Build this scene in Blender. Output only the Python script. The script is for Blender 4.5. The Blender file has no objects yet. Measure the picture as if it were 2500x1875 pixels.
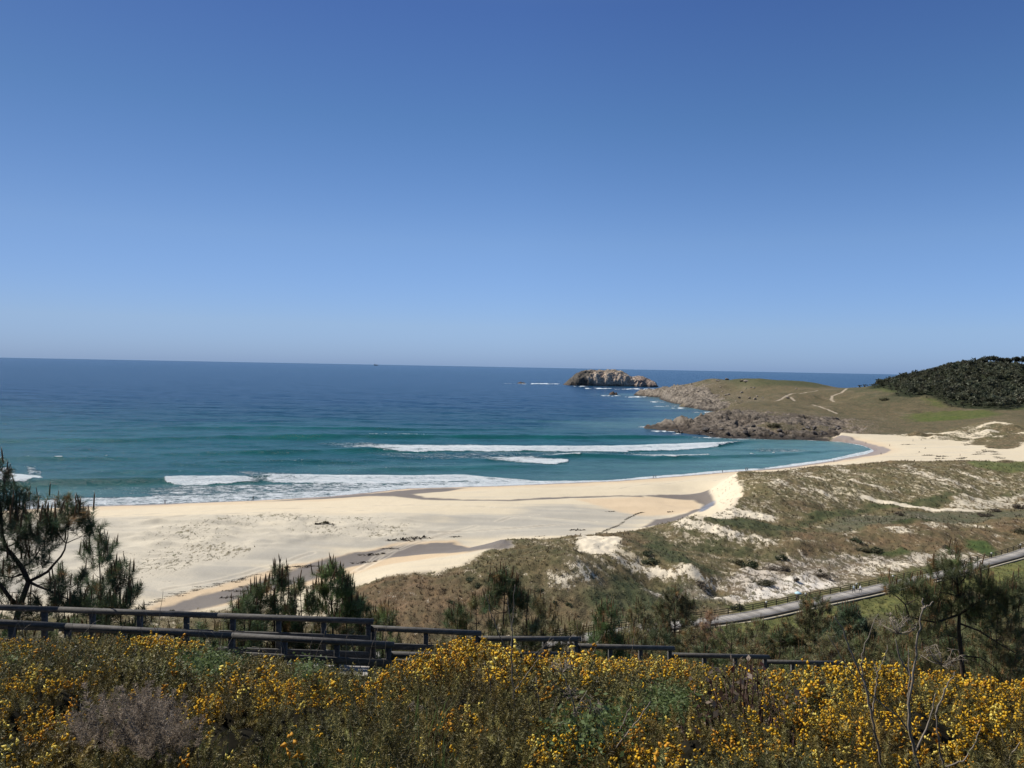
import bpy, bmesh, math, random
import numpy as np
from mathutils import Matrix, Vector
R = math.radians
# ------------------------------------------------------------------ camera
W0, H0P, F = 2500.0, 1875.0, 1878.0
CAM_Z = 50.0
PITCH = math.atan(42.0 / F); ROLL = math.atan(0.0188)
C = np.array([0.0, 0.0, CAM_Z])
_f = np.array([0.0, math.cos(PITCH), -math.sin(PITCH)])
_h = np.array([1.0, 0.0, 0.0]); _u = np.cross(_h, _f)
RIGHT = math.cos(ROLL) * _h + math.sin(ROLL) * _u
UP = -math.sin(ROLL) * _h + math.cos(ROLL) * _u
scene = bpy.context.scene
cd = bpy.data.cameras.new("camera"); cam = bpy.data.objects.new("camera", cd)
scene.collection.objects.link(cam); scene.camera = cam
cd.sensor_fit = 'HORIZONTAL'; cd.sensor_width = 36.0; cd.lens = 36.0 * F / W0
cd.clip_start = 0.1; cd.clip_end = 200000.0
M = Matrix(((RIGHT[0], UP[0], -_f[0], 0), (RIGHT[1], UP[1], -_f[1], 0), (RIGHT[2], UP[2], -_f[2], CAM_Z), (0, 0, 0, 1)))
cam.matrix_world = M
# ------------------------------------------------------------------ sky, sun, exposure
SUN_EL, SUN_AZ = R(47), R(-66)          # azimuth measured from +Y towards +X
world = bpy.data.worlds.new("World"); scene.world = world; world.use_nodes = True
wn = world.node_tree.nodes; wl = world.node_tree.links
bg = wn["Background"]; sky = wn.new("ShaderNodeTexSky"); sky.sky_type = 'NISHITA'
sky.sun_disc = False; sky.sun_elevation = SUN_EL; sky.sun_rotation = SUN_AZ
sky.altitude = 0; sky.air_density = 1.0; sky.dust_density = 0.35; sky.ozone_density = 2.6
bg.inputs[1].default_value = 0.105
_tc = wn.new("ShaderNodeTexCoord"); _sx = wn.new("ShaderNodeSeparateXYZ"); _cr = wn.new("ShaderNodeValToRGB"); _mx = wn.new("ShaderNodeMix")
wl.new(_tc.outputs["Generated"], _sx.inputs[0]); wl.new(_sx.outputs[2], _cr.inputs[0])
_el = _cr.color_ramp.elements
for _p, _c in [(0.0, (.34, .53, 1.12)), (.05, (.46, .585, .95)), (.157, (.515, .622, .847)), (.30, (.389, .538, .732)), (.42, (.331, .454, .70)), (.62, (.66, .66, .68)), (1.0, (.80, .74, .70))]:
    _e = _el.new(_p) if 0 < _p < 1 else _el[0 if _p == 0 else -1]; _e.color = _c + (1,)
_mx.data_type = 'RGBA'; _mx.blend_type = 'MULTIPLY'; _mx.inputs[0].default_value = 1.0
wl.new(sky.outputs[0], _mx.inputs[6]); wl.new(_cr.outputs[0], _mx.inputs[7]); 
_mx2 = wn.new("ShaderNodeMix"); _mx2.data_type = 'RGBA'; _mx2.blend_type = 'MULTIPLY'; _mx2.inputs[0].default_value = 1.0
_mr = wn.new("ShaderNodeMapRange"); _mr.inputs[1].default_value = -0.6; _mr.inputs[2].default_value = 0.6; wl.new(_sx.outputs[0], _mr.inputs[0])
_cx = wn.new("ShaderNodeValToRGB"); _ex = _cx.color_ramp.elements; _ex[0].color = (.70, .71, .72, 1); _ex[1].color = (1.08, 1.09, 1.10, 1); _e = _ex.new(0.5); _e.color = (1, 1, 1, 1)
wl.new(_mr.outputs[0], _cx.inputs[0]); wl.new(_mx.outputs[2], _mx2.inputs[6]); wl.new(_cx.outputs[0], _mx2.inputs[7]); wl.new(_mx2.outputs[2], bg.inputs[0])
sd = bpy.data.lights.new("sun", 'SUN'); sun = bpy.data.objects.new("sun", sd); scene.collection.objects.link(sun)
sd.energy = 4.6; sd.angle = R(0.53); sd.color = (1.0, 0.955, 0.88)
sv = Vector((math.sin(SUN_AZ) * math.cos(SUN_EL), math.cos(SUN_AZ) * math.cos(SUN_EL), math.sin(SUN_EL)))
sun.rotation_euler = sv.to_track_quat('Z', 'Y').to_euler()
scene.view_settings.view_transform = 'Standard'; scene.view_settings.look = 'None'
scene.view_settings.exposure = 0.3; scene.view_settings.gamma = 1.0
scene.render.engine = 'CYCLES'
scene.cycles.max_bounces = 5; scene.cycles.diffuse_bounces = 2; scene.cycles.glossy_bounces = 2
scene.cycles.transmission_bounces = 3; scene.cycles.transparent_max_bounces = 4
scene.cycles.caustics_reflective = False; scene.cycles.caustics_refractive = False
# ------------------------------------------------------------------ maths helpers
def ray(px, py):
    px = np.asarray(px, float); py = np.asarray(py, float)
    a = (px - W0 / 2) / F; b = -(py - H0P / 2) / F
    return _f + a[..., None] * RIGHT + b[..., None] * UP
def at(px, py, d):                       # point at forward distance d (metres along +Y)
    v = ray(px, py); return C + v * (np.asarray(d, float) / v[..., 1])[..., None]
def atz(px, py, z):                      # point on the level plane z
    v = ray(px, py); return C + v * ((z - CAM_Z) / np.minimum(v[..., 2], -1e-5))[..., None]
def pix(P):
    D = np.asarray(P, float) - C; w = D @ _f
    w = np.where(np.abs(w) < 1e-6, 1e-6, w)
    return W0 / 2 + F * (D @ RIGHT) / w, H0P / 2 - F * (D @ UP) / w, w
_perm = np.random.RandomState(7).permutation(512).astype(np.int64)
_perm = np.concatenate([_perm, _perm, _perm])
_ga = np.random.RandomState(8).rand(512) * 2 * np.pi
_gx, _gy = np.cos(_ga), np.sin(_ga)
def perlin(x, y, seed=0):
    x = np.asarray(x, float) + seed * 37.17; y = np.asarray(y, float) - seed * 17.31
    xi = np.floor(x).astype(np.int64); yi = np.floor(y).astype(np.int64)
    xf = x - xi; yf = y - yi
    u = xf * xf * xf * (xf * (xf * 6 - 15) + 10); v = yf * yf * yf * (yf * (yf * 6 - 15) + 10)
    def g(ix, iy, dx, dy):
        h = _perm[(_perm[ix & 511] + iy) & 511]
        return _gx[h] * dx + _gy[h] * dy
    a = g(xi, yi, xf, yf); b = g(xi + 1, yi, xf - 1, yf)
    c = g(xi, yi + 1, xf, yf - 1); d = g(xi + 1, yi + 1, xf - 1, yf - 1)
    return ((a + u * (b - a)) * (1 - v) + (c + u * (d - c)) * v) * 1.5
def fbm(x, y, o=4, seed=0, gain=0.5):
    s = 0; a = 1.0; t = 0
    for i in range(o):
        s = s + a * perlin(x * 2 ** i, y * 2 ** i, seed + i * 3); t += a; a *= gain
    return s / t
def ridged(x, y, o=4, seed=0):
    s = 0; a = 1.0; t = 0
    for i in range(o):
        s = s + a * (1 - 2 * np.abs(perlin(x * 2 ** i, y * 2 ** i, seed + i * 3))); t += a; a *= 0.55
    return s / t
def sstep(a, b, x):
    t = np.clip((x - a) / (b - a), 0, 1); return t * t * (3 - 2 * t)
def poly_sd(P, x, y):                    # signed distance (m) to closed polygon, + inside
    P = np.asarray(P, float)[:, :2]; n = len(P)
    best = np.full(x.shape, 1e18); ins = np.zeros(x.shape, bool)
    for i in range(n):
        a = P[i]; b = P[(i + 1) % n]; d = b - a; L = max(d @ d, 1e-9)
        t = np.clip(((x - a[0]) * d[0] + (y - a[1]) * d[1]) / L, 0, 1)
        q = (x - a[0] - t * d[0]) ** 2 + (y - a[1] - t * d[1]) ** 2
        np.minimum(best, q, out=best)
        if a[1] != b[1]:
            c = ((a[1] > y) != (b[1] > y)) & (x < (b[0] - a[0]) * (y - a[1]) / (b[1] - a[1]) + a[0])
            ins ^= c
    s = np.sqrt(best); return np.where(ins, s, -s)
def line_d(P, x, y, vals=None):          # distance to polyline, optional interpolated value, side sign
    P = np.asarray(P, float)[:, :2]
    best = np.full(x.shape, 1e18); val = np.zeros(x.shape); sg = np.ones(x.shape)
    for i in range(len(P) - 1):
        a = P[i]; b = P[i + 1]; d = b - a; L = max(d @ d, 1e-9)
        t = np.clip(((x - a[0]) * d[0] + (y - a[1]) * d[1]) / L, 0, 1)
        q = (x - a[0] - t * d[0]) ** 2 + (y - a[1] - t * d[1]) ** 2
        m = q < best; best = np.where(m, q, best)
        if vals is not None: val = np.where(m, vals[i] + t * (vals[i + 1] - vals[i]), val)
        sg = np.where(m, np.sign(d[0] * (y - a[1]) - d[1] * (x - a[0])), sg)
    return np.sqrt(best), val, sg
# ------------------------------------------------------------------ land shape: measured spots (px, py) with a height
CP = []
def Z(*L):
    for px, py, z in L: CP.append(atz(px, py, z))
def D(*L):
    for px, py, d in L: CP.append(at(px, py, d))
def XYZ(*L):
    for p in L: CP.append(np.array(p, float))
def zh(y): return float(np.interp(y, [-60, -10, 0, 3, 8, 15, 17, 18.3, 27, 40, 70, 100, 122], [56, 49.6, 48.5, 47.85, 46.15, 43.55, 42.85, 42.2, 38.0, 32.6, 20.5, 9.5, 4.2]))
for yy in (-25, -5, 0, 2, 4, 8, 12, 16, 20, 27, 40, 60, 85, 105, 122):
    for k in (-1.3, -.65, 0, .65, 1.3):
        XYZ((k * max(abs(yy), 6), yy, zh(yy)))
# valley floor and boardwalk line
Z((1000, 1600, 3.9), (1400, 1556, 3.9), (1780, 1508, 4), (2060, 1452, 4), (2300, 1400, 4), (2500, 1345, 4.3), (2750, 1290, 4.5), (3000, 1240, 5),
  (2500, 1430, 4.3), (2300, 1500, 4.2), (2750, 1400, 5), (300, 1494, 3), (700, 1490, 3.2), (900, 1540, 3.8), (-100, 1495, 3), (-400, 1480, 3), (-800, 1450, 3))
# beach and lagoon flat
Z((450, 1482, 1.3), (600, 1445, 1.2), (850, 1370, 1.1), (1000, 1345, 1.0), (1180, 1332, 1.0), (100, 1400, 3), (300, 1320, 2.6), (600, 1290, 2.7),
  (900, 1300, 2.2), (1200, 1265, 2), (1400, 1235, 1.7), (300, 1252, 1.8), (-200, 1300, 2.6), (-500, 1350, 3), (1000, 1235, 1.5), (1600, 1185, 1.8),
  (1250, 1200, 1.6), (450, 1280, 3.4), (700, 1266, 3.3), (1000, 1262, 3.0), (1450, 1290, 2.2), (1400, 1216, 1.1), (1620, 1206, 1.0), (1730, 1225, 1.0), (1650, 1266, 1.0),
  (1600, 1235, 1.6), (1300, 1300, 2.2), (800, 1240, 1.8), (1570, 1287, 1.1))
# brown mound, centre dune
Z((950, 1403, 5.5), (1100, 1388, 7), (1000, 1470, 5.0), (860, 1440, 2.6), (880, 1480, 4.2), (1150, 1450, 6.5), (1250, 1395, 9), (1240, 1319, 7.5), (1180, 1350, 6.5), (1120, 1380, 5.8),
  (1400, 1340, 10.5), (1407, 1372, 11), (1500, 1347, 9.5), (1690, 1385, 7.5), (1812, 1438, 4.3), (1350, 1440, 7.5), (1300, 1500, 4.5), (1500, 1440, 6.2), (1440, 1410, 8.8),
  (1600, 1425, 4.6), (1330, 1322, 7.5), (1470, 1318, 7.5), (1600, 1345, 5), (1540, 1300, 3.5), (1600, 1470, 4), (1700, 1450, 3.8))
# stream dune, scarp, main ridge
Z((1675, 1260, 8.6), (1780, 1288, 7.6), (1900, 1318, 5.6), (1620, 1285, 5.5), (1600, 1310, 5), (1850, 1275, 4.5), (1750, 1340, 4.5), (1960, 1296, 4.6),
  (1775, 1168, 7.2), (1790, 1162, 7.6), (1742, 1196, 1.6), (1756, 1238, 1.8), (1820, 1180, 9), (1805, 1215, 8), (1790, 1245, 6.0), (1900, 1156, 8.8), (2003, 1144, 9.8), (2090, 1138, 11),
  (2171, 1136, 11.2), (2280, 1134, 11.8), (2361, 1136, 12), (2500, 1142, 12), (2700, 1148, 12), (2950, 1155, 12), (1900, 1200, 8.5), (2000, 1230, 6), (2100, 1185, 9.0), (2300, 1180, 9.3),
  (2450, 1185, 8), (2307, 1243, 5), (2130, 1236, 4.8), (2060, 1258, 4.6), (1900, 1255, 5.5), (2200, 1265, 4.2), (2450, 1232, 5), (2750, 1225, 6), (2400, 1280, 4.6),
  (1830, 1156, 2.2), (2130, 1122, 2.6), (2350, 1122, 3.4), (2480, 1124, 4.2), (1960, 1140, 2.0), (2700, 1128, 5))
# second ridge and its hummocks
Z((2130, 1286, 6.5), (2280, 1281, 7), (2442, 1270, 7), (2700, 1262, 7), (2200, 1345, 4), (2400, 1340, 4.4), (1980, 1358, 4), (1955, 1318, 7), (2050, 1330, 5),
  (2100, 1400, 4), (1900, 1400, 3.8), (1750, 1440, 3.6), (2350, 1370, 4.1), (2300, 1310, 6.0))
# far beach, back dunes, headland foot
Z((2250, 1100, 3), (2250, 1080, 3), (2400, 1086, 4), (2500, 1100, 6), (2500, 1062, 8), (2250, 1061, 4.4), (2250, 1045, 6.5), (2420, 1033, 12), (2500, 1030, 15), (2700, 1040, 18),
  (2100, 1064, 3.4), (2050, 1066, 3), (2330, 1056, 6), (2150, 1090, 2), (2700, 1080, 10), (2950, 1080, 16), (2450, 1075, 8.2), (2380, 1060, 6),
  (2050, 1046, 5), (2050, 1010, 10), (2050, 980, 17), (2200, 1000, 14), (2200, 1030, 8), (2100, 965, 25), (2300, 1015, 12),
  (1900, 1052, 4), (1900, 1031, 9.5), (1900, 1000, 13), (1780, 1036, 5), (1850, 985, 15), (1800, 985, 8), (1722, 970, 12), (1722, 945, 24), (1650, 960, 10), (1860, 1060, 3), (1980, 1056, 3.5), (1980, 1030, 8.5))
D((1770, 1009, 700), (1706, 1023, 680), (1656, 1030, 668), (1830, 1004, 745), (1738, 925, 1340), (1801, 925, 1220), (1850, 925, 1150), (1909, 928, 1130), (1991, 935, 1120), (2030, 946, 1080), (2070, 949, 1000),
  (2075, 952, 1120), (2030, 951, 1170), (2120, 953, 1090), (1991, 941, 1250), (1900, 930, 1270), (2160, 951, 1060), (2220, 950, 1080), (1876, 926, 1150), (1840, 932, 1300), (1780, 930, 1340), (1950, 935, 1210), (1675, 938, 1400), (1627, 946, 1430), (1900, 960, 950), (1800, 950, 1150), (1950, 945, 1060), (2106, 946, 990),
  (2350, 995, 770), (2467, 1001, 720), (2700, 1010, 690), (2305, 986, 790), (2261, 966, 835), (2182, 966, 850), (2147, 948, 950), (2203, 930, 945), (2255, 925, 930),
  (2308, 905, 930), (2417, 893, 950), (2500, 897, 950), (2700, 890, 950), (3000, 890, 950), (2350, 945, 850), (2480, 945, 850), (2700, 950, 830))
XYZ((500, 1500, 4), (750, 1400, 10), (950, 1280, 20), (1150, 1150, 35), (600, 1250, 25), (800, 1200, 30), (1500, 1000, 50), (900, 900, 50), (1400, 700, 40), (1200, 500, 25), (800, 300, 10))
CP = np.array(CP)
def uv(x, y):
    yy = np.asarray(y, float) + 6.0; xx = np.asarray(x, float)
    r = np.sqrt(xx * xx + yy * yy) + 1e-6
    return np.arctan2(xx, yy), np.log(r + 6)
_cu, _cv = uv(CP[:, 0], CP[:, 1])
def _phi(du, dv): return np.sqrt(du * du + dv * dv + 0.014 ** 2)
_A = -_phi(_cu[:, None] - _cu[None], _cv[:, None] - _cv[None]) + np.eye(len(CP)) * -0.0
_P = np.stack([np.ones(len(CP)), _cu, _cv], 1); n_ = len(CP)
_S = np.zeros((n_ + 3, n_ + 3)); _S[:n_, :n_] = _A - np.eye(n_) * 0.0008; _S[:n_, n_:] = _P; _S[n_:, :n_] = _P.T
_w = np.linalg.solve(_S, np.concatenate([CP[:, 2], [0, 0, 0]]))
def rbf(x, y):
    u, v = uv(x, y); s = _w[n_] + _w[n_ + 1] * u + _w[n_ + 2] * v
    for i in range(n_): s = s - _w[i] * _phi(u - _cu[i], v - _cv[i])
    return s
# land outline (sea level), closed far behind the hill
SH = [(-1400, 1330), (-900, 1300), (-400, 1262), (0, 1246), (195, 1236), (401, 1230), (615, 1222), (800, 1212), (990, 1192), (1242, 1185), (1400, 1178), (1500, 1174), (1590, 1167), (1763, 1153),
      (1850, 1147), (1938, 1138), (2026, 1126), (2070, 1117), (2114, 1109), (2134, 1101), (2123, 1094), (2100, 1086), (2056, 1079), (2014, 1076), (1962, 1073.5), (1900, 1073), (1833, 1071),
      (1790, 1070), (1738, 1067), (1720, 1061), (1681, 1059), (1650, 1054), (1611, 1049), (1573, 1045.5), (1600, 1041), (1640, 1036), (1665, 1036), (1690, 1038), (1706, 1037), (1712, 1031), (1700, 1027), (1730, 1019), (1765, 1013),
      (1785, 1005.5), (1760, 1004), (1722, 1002), (1700, 997), (1659, 992), (1672, 988), (1643, 984), (1611, 974), (1620, 971), (1580, 967.5), (1548, 964.6)]
SHW = [atz(a, b, 0.0)[:2] for a, b in SH] + [np.array(p, float) for p in [(360, 1640), (560, 1620), (800, 1520), (1050, 1400), (1300, 1300), (2200, 1300), (2600, 0), (0, -600), (-2500, -200), (-900, 230)]]
SHW = np.array(SHW)
def shore(x, y): return poly_sd(SHW, x, y)
# ------------------------------------------------------------------ node helpers
class NT:
    def __init__(s, name):
        s.m = bpy.data.materials.new(name); s.m.use_nodes = True
        s.n = s.m.node_tree.nodes; s.l = s.m.node_tree.links
        s.b = s.n["Principled BSDF"]; s.out = s.n["Material Output"]
    def new(s, t, **k):
        o = s.n.new(t)
        for a, v in k.items(): setattr(o, a, v)
        return o
    def link(s, a, b): s.l.new(a, b)
    def attr(s, name): return s.new("ShaderNodeAttribute", attribute_name=name)
    def coord(s, kind="Object", sc=(1, 1, 1), rot=(0, 0, 0)):
        t = s.new("ShaderNodeTexCoord"); mp = s.new("ShaderNodeMapping")
        mp.inputs[2].default_value = rot; mp.inputs[3].default_value = sc
        s.link(t.outputs[kind], mp.inputs[0]); return mp.outputs[0]
    def noise(s, vec, scale, detail=4, rough=0.55, dist=0.0):
        o = s.new("ShaderNodeTexNoise"); o.inputs["Scale"].default_value = scale
        o.inputs["Detail"].default_value = detail; o.inputs["Roughness"].default_value = rough
        o.inputs["Distortion"].default_value = dist
        if vec is not None: s.link(vec, o.inputs["Vector"])
        return o.outputs["Fac"]
    def math(s, op, a, b=None, c=None, clamp=False):
        o = s.new("ShaderNodeMath", operation=op, use_clamp=clamp)
        for i, v in enumerate((a, b, c)):
            if v is None: continue
            if isinstance(v, (int, float)): o.inputs[i].default_value = v
            else: s.link(v, o.inputs[i])
        return o.outputs[0]
    def smooth(s, v, a, b, lo=0.0, hi=1.0):
        o = s.new("ShaderNodeMapRange", interpolation_type='SMOOTHSTEP')
        for i, q in enumerate((v, a, b, lo, hi)):
            if isinstance(q, (int, float)): o.inputs[i].default_value = q
            else: s.link(q, o.inputs[i])
        return o.outputs[0]
    def mix(s, f, a, b, mode='MIX'):
        o = s.new("ShaderNodeMix", data_type='RGBA', blend_type=mode)
        for i, q in ((0, f), (6, a), (7, b)):
            if isinstance(q, (int, float)): o.inputs[i].default_value = q
            elif isinstance(q, tuple): o.inputs[i].default_value = tuple(q) + (1,) * (4 - len(q))
            else: s.link(q, o.inputs[i])
        return o.outputs[2]
    def ramp(s, f, stops):
        o = s.new("ShaderNodeValToRGB"); e = o.color_ramp.elements
        while len(e) < len(stops): e.new(0.5)
        for i, (p, c) in enumerate(stops): e[i].position = p; e[i].color = tuple(c) + (1,) * (4 - len(c))
        s.link(f, o.inputs[0]); return o.outputs[0]
    def bump(s, h, strength=0.5, dist=0.1):
        o = s.new("ShaderNodeBump"); o.inputs["Strength"].default_value = strength; o.inputs["Distance"].default_value = dist
        s.link(h, o.inputs["Height"]); s.link(o.outputs[0], s.b.inputs["Normal"]); return o
    def base(s, c, rough=0.8, spec=0.3):
        if isinstance(c, tuple): s.b.inputs["Base Color"].default_value = tuple(c) + (1,)
        else: s.link(c, s.b.inputs["Base Color"])
        s.b.inputs["Roughness"].default_value = rough; s.b.inputs["Specular IOR Level"].default_value = spec
        return s.m
def simple(name, col, rough=0.8, spec=0.3, var=0.25, scale=3.0):
    t = NT(name); n = t.noise(t.coord("Object"), scale, 5)
    lo = tuple(c * (1 - var) for c in col); hi = tuple(min(1, c * (1 + var)) for c in col)
    return t.base(t.ramp(n, [(0.3, lo), (0.7, hi)]), rough, spec)
# ------------------------------------------------------------------ object helpers
COL = scene.collection
def mesh_np(name, V, Fc, mats=(), mi=None, smooth=False, attrs=None):
    """V (n,3); Fc list of arrays (m,3) or (m,4); one mesh datablock"""
    if isinstance(Fc, np.ndarray): Fc = [Fc]
    Fc = [f for f in Fc if len(f)]
    V = np.asarray(V, np.float32); me = bpy.data.meshes.new(name)
    nl = sum(f.size for f in Fc); nf = sum(len(f) for f in Fc)
    me.vertices.add(len(V)); me.vertices.foreach_set("co", V.ravel())
    me.loops.add(nl); me.polygons.add(nf)
    me.loops.foreach_set("vertex_index", np.concatenate([f.ravel() for f in Fc]).astype(np.int32))
    tot = np.concatenate([np.full(len(f), f.shape[1]) for f in Fc]); st = np.concatenate([[0], np.cumsum(tot)[:-1]])
    me.polygons.foreach_set("loop_start", st.astype(np.int32))
    if mi is not None: me.polygons.foreach_set("material_index", np.asarray(mi, np.int32))
    if smooth: me.polygons.foreach_set("use_smooth", np.ones(nf, bool))
    for m in mats: me.materials.append(m)
    for k, a in (attrs or {}).items():
        a = np.asarray(a, np.float32)
        if a.ndim == 1: me.attributes.new(k, 'FLOAT', 'POINT').data.foreach_set("value", a)
        else:
            a4 = np.ones((len(a), 4), np.float32); a4[:, :3] = a
            me.attributes.new(k, 'FLOAT_COLOR', 'POINT').data.foreach_set("color", a4.ravel())
    me.update(calc_edges=True); me.validate(); return me
def link(name, me, parent=None, loc=None):
    o = bpy.data.objects.new(name, me); COL.objects.link(o)
    if parent is not None: o.parent = parent
    if loc is not None: o.location = loc
    return o
def tag(o, label, cat, group=None):
    o["label"] = label; o["category"] = cat
    if group: o["group"] = group
    return o
def empty(name, loc, rz=0.0):
    o = bpy.data.objects.new(name, None); COL.objects.link(o); o.location = loc; o.rotation_euler = (0, 0, rz)
    o.empty_display_size = 0.3; return o
def copy_tree(o, parent=None):
    c = o.copy(); COL.objects.link(c)
    if parent is not None: c.parent = parent
    for ch in list(o.children): copy_tree(ch, c)
    return c
class MB:                                 # collects solids into one mesh
    def __init__(s): s.v = []; s.q = []; s.t = []; s.n = 0
    def add(s, V, Q=None, T=None):
        V = np.asarray(V, float).reshape(-1, 3)
        if Q is not None and len(Q): s.q.append(np.asarray(Q) + s.n)
        if T is not None and len(T): s.t.append(np.asarray(T) + s.n)
        s.v.append(V); s.n += len(V)
    def beam(s, a, b, w, h, ch=0.12, up=(0, 0, 1)):    # chamfered beam from a to b, width w, height h
        a = np.array(a, float); b = np.array(b, float); d = b - a; d /= np.linalg.norm(d)
        up = np.array(up, float)
        if abs(d @ up) > 0.95: up = np.array([0, 1.0, 0])
        r = np.cross(d, up); r /= np.linalg.norm(r); u = np.cross(r, d)
        c = min(w, h) * ch; x = w / 2; y = h / 2
        pr = [(-x + c, -y), (x - c, -y), (x, -y + c), (x, y - c), (x - c, y), (-x + c, y), (-x, y - c), (-x, -y + c)]
        V = [p + r * i + u * j for p in (a, b) for i, j in pr]
        Q = [(i, (i + 1) % 8, 8 + (i + 1) % 8, 8 + i) for i in range(8)]
        Q += [(0, 7, 6, 5), (0, 5, 4, 1), (1, 4, 3, 2), (8, 13, 14, 15), (8, 9, 12, 13), (9, 10, 11, 12)]
        s.add(V, Q)
    def tube(s, P, rad, n=6):
        P = np.asarray(P, float); k = len(P); rad = np.broadcast_to(np.asarray(rad, float), (k,))
        T = np.gradient(P, axis=0); T /= np.linalg.norm(T, axis=1)[:, None] + 1e-9
        ref = np.array([0.31, 0.9, 0.2]); r = np.cross(T, ref); r /= np.linalg.norm(r, axis=1)[:, None] + 1e-9
        u = np.cross(r, T); an = np.arange(n) * 2 * np.pi / n
        V = P[:, None] + rad[:, None, None] * (np.cos(an)[None, :, None] * r[:, None] + np.sin(an)[None, :, None] * u[:, None])
        Q = [(i * n + j, i * n + (j + 1) % n, (i + 1) * n + (j + 1) % n, (i + 1) * n + j) for i in range(k - 1) for j in range(n)]
        V = V.reshape(-1, 3); V = np.vstack([V, P[0], P[-1]]); m = k * n
        T_ = [(m, (j + 1) % n, j) for j in range(n)] + [(m + 1, (k - 1) * n + j, (k - 1) * n + (j + 1) % n) for j in range(n)]
        s.add(V, Q, T_)
    def mesh(s, name, mats, smooth=False, attrs=None):
        return mesh_np(name, np.vstack(s.v), [np.vstack(a) for a in (s.q, s.t) if a], mats, smooth=smooth, attrs=attrs)
def instance(pv, pf, pos, M3, attrs_per=None):
    """stamp prototype (pv,pf) at pos with matrices M3 (N,3,3)"""
    V = np.einsum('nij,vj->nvi', M3, pv) + pos[:, None]
    N, k = len(pos), len(pv)
    Fc = (pf[None] + (np.arange(N) * k)[:, None, None]).reshape(-1, pf.shape[1])
    return V.reshape(-1, 3), Fc
def frames(dirs, spin, scale):
    """matrices whose local z follows dirs"""
    z = dirs / (np.linalg.norm(dirs, axis=1)[:, None] + 1e-9)
    ref = np.where(np.abs(z[:, 2:3]) > 0.9, np.array([[1.0, 0, 0]]), np.array([[0, 0, 1.0]]))
    x = np.cross(ref, z); x /= np.linalg.norm(x, axis=1)[:, None]; y = np.cross(z, x)
    c, s = np.cos(spin)[:, None], np.sin(spin)[:, None]
    X = c * x + s * y; Y = -s * x + c * y
    return np.stack([X, Y, z], 2) * np.asarray(scale).reshape(-1, 1, 1)
# ------------------------------------------------------------------ terrain heights
def hit_fn(px, py, fn, d0=20.0, d1=2500.0, n=700):
    px = np.atleast_1d(np.asarray(px, float)); py = np.atleast_1d(np.asarray(py, float))
    out = np.zeros((len(px), 3)); ds = np.exp(np.linspace(math.log(d0), math.log(d1), n))
    v = ray(px, py); v = v / v[:, 1:2]
    P = C + v[:, None] * ds[None, :, None]
    h = fn(P[..., 0].ravel(), P[..., 1].ravel()).reshape(len(px), n)
    below = P[..., 2] < h
    idx = np.where(below.any(1), below.argmax(1), n - 1); idx = np.maximum(idx, 1)
    a = (P[..., 2] - h); r = np.arange(len(px))
    t = a[r, idx - 1] / (a[r, idx - 1] - a[r, idx] + 1e-9); t = np.clip(t, 0, 1)
    return P[r, idx - 1] + (P[r, idx] - P[r, idx - 1]) * t[:, None]
ROCKP = [atz(a, b, z)[:2] for a, b, z in [(2010, 1078, 0), (1790, 1078, 0), (1560, 1052, 0), (1560, 1040, 0), (1650, 1018, 6), (1706, 1010, 9), (1770, 1004, 11), (1820, 1003, 11), (1900, 1016, 10), (1960, 1020, 8),
                                     (2060, 1028, 7), (2080, 1040, 6), (2080, 1062, 3)]]
FARROCK = np.array([at(a, b, d)[:2] for a, b, d in [(1785, 1012, 930), (1700, 1008, 950), (1630, 994, 1120), (1500, 968, 1560), (1580, 930, 1700), (1640, 942, 1420), (1700, 938, 1330), (1745, 956, 1150), (1790, 972, 1010), (1800, 988, 930), (1785, 1004, 900)]])
def H0(x, y):
    x = np.asarray(x, float); y = np.asarray(y, float)
    s = shore(x, y); b = rbf(x, y)
    rk = np.maximum(poly_sd(ROCKP, x, y), poly_sd(FARROCK, x, y))
    Wd = np.where(rk > -12, 7.0, 26.0)
    t = np.clip(s / Wd, 0, 1); land = np.maximum(b, 0.35) * (t * (2 - t)) + 0.02
    sea = np.maximum(s * 0.06, -9.0) - 0.05
    return np.where(s > 0, land, sea)
# a coarse table of the smooth land speeds up all later look-ups
_ta = np.linspace(R(-62), R(62), 700); _tr = np.exp(np.linspace(math.log(0.8), math.log(2900), 640)) 
_TA, _TR = np.meshgrid(_ta, _tr)
def _polar(x, y):
    yy = y + 10.0; return np.arctan2(x, yy), np.sqrt(x * x + yy * yy)
_tX = _TR * np.sin(_TA); _tY = _TR * np.cos(_TA) - 10.0
TAB = H0(_tX.ravel(), _tY.ravel()).reshape(_tX.shape)
TSH = shore(_tX.ravel(), _tY.ravel()).reshape(_tX.shape)
def table(T, x, y):
    a, r = _polar(np.asarray(x, float), np.asarray(y, float))
    fa = np.clip((a - _ta[0]) / (_ta[1] - _ta[0]), 0, len(_ta) - 1.001)
    fr = np.clip((np.log(np.maximum(r, 0.81)) - math.log(0.8)) / (math.log(2900 / 0.8) / (len(_tr) - 1)), 0, len(_tr) - 1.001)
    i = fa.astype(int); j = fr.astype(int); u = fa - i; v = fr - j
    return (T[j, i] * (1 - u) + T[j, i + 1] * u) * (1 - v) + (T[j + 1, i] * (1 - u) + T[j + 1, i + 1] * u) * v
def HT(x, y): return table(TAB, x, y)
def hit(px, py): return hit_fn(px, py, HT)
def PH(pts):                                                   # polygon of picture spots -> plan outline on the land
    a = np.array(pts, float); return hit(a[:, 0], a[:, 1])[:, :2]
def PZ(pts, z): return np.array([atz(a, b, z)[:2] for a, b in pts])
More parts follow.
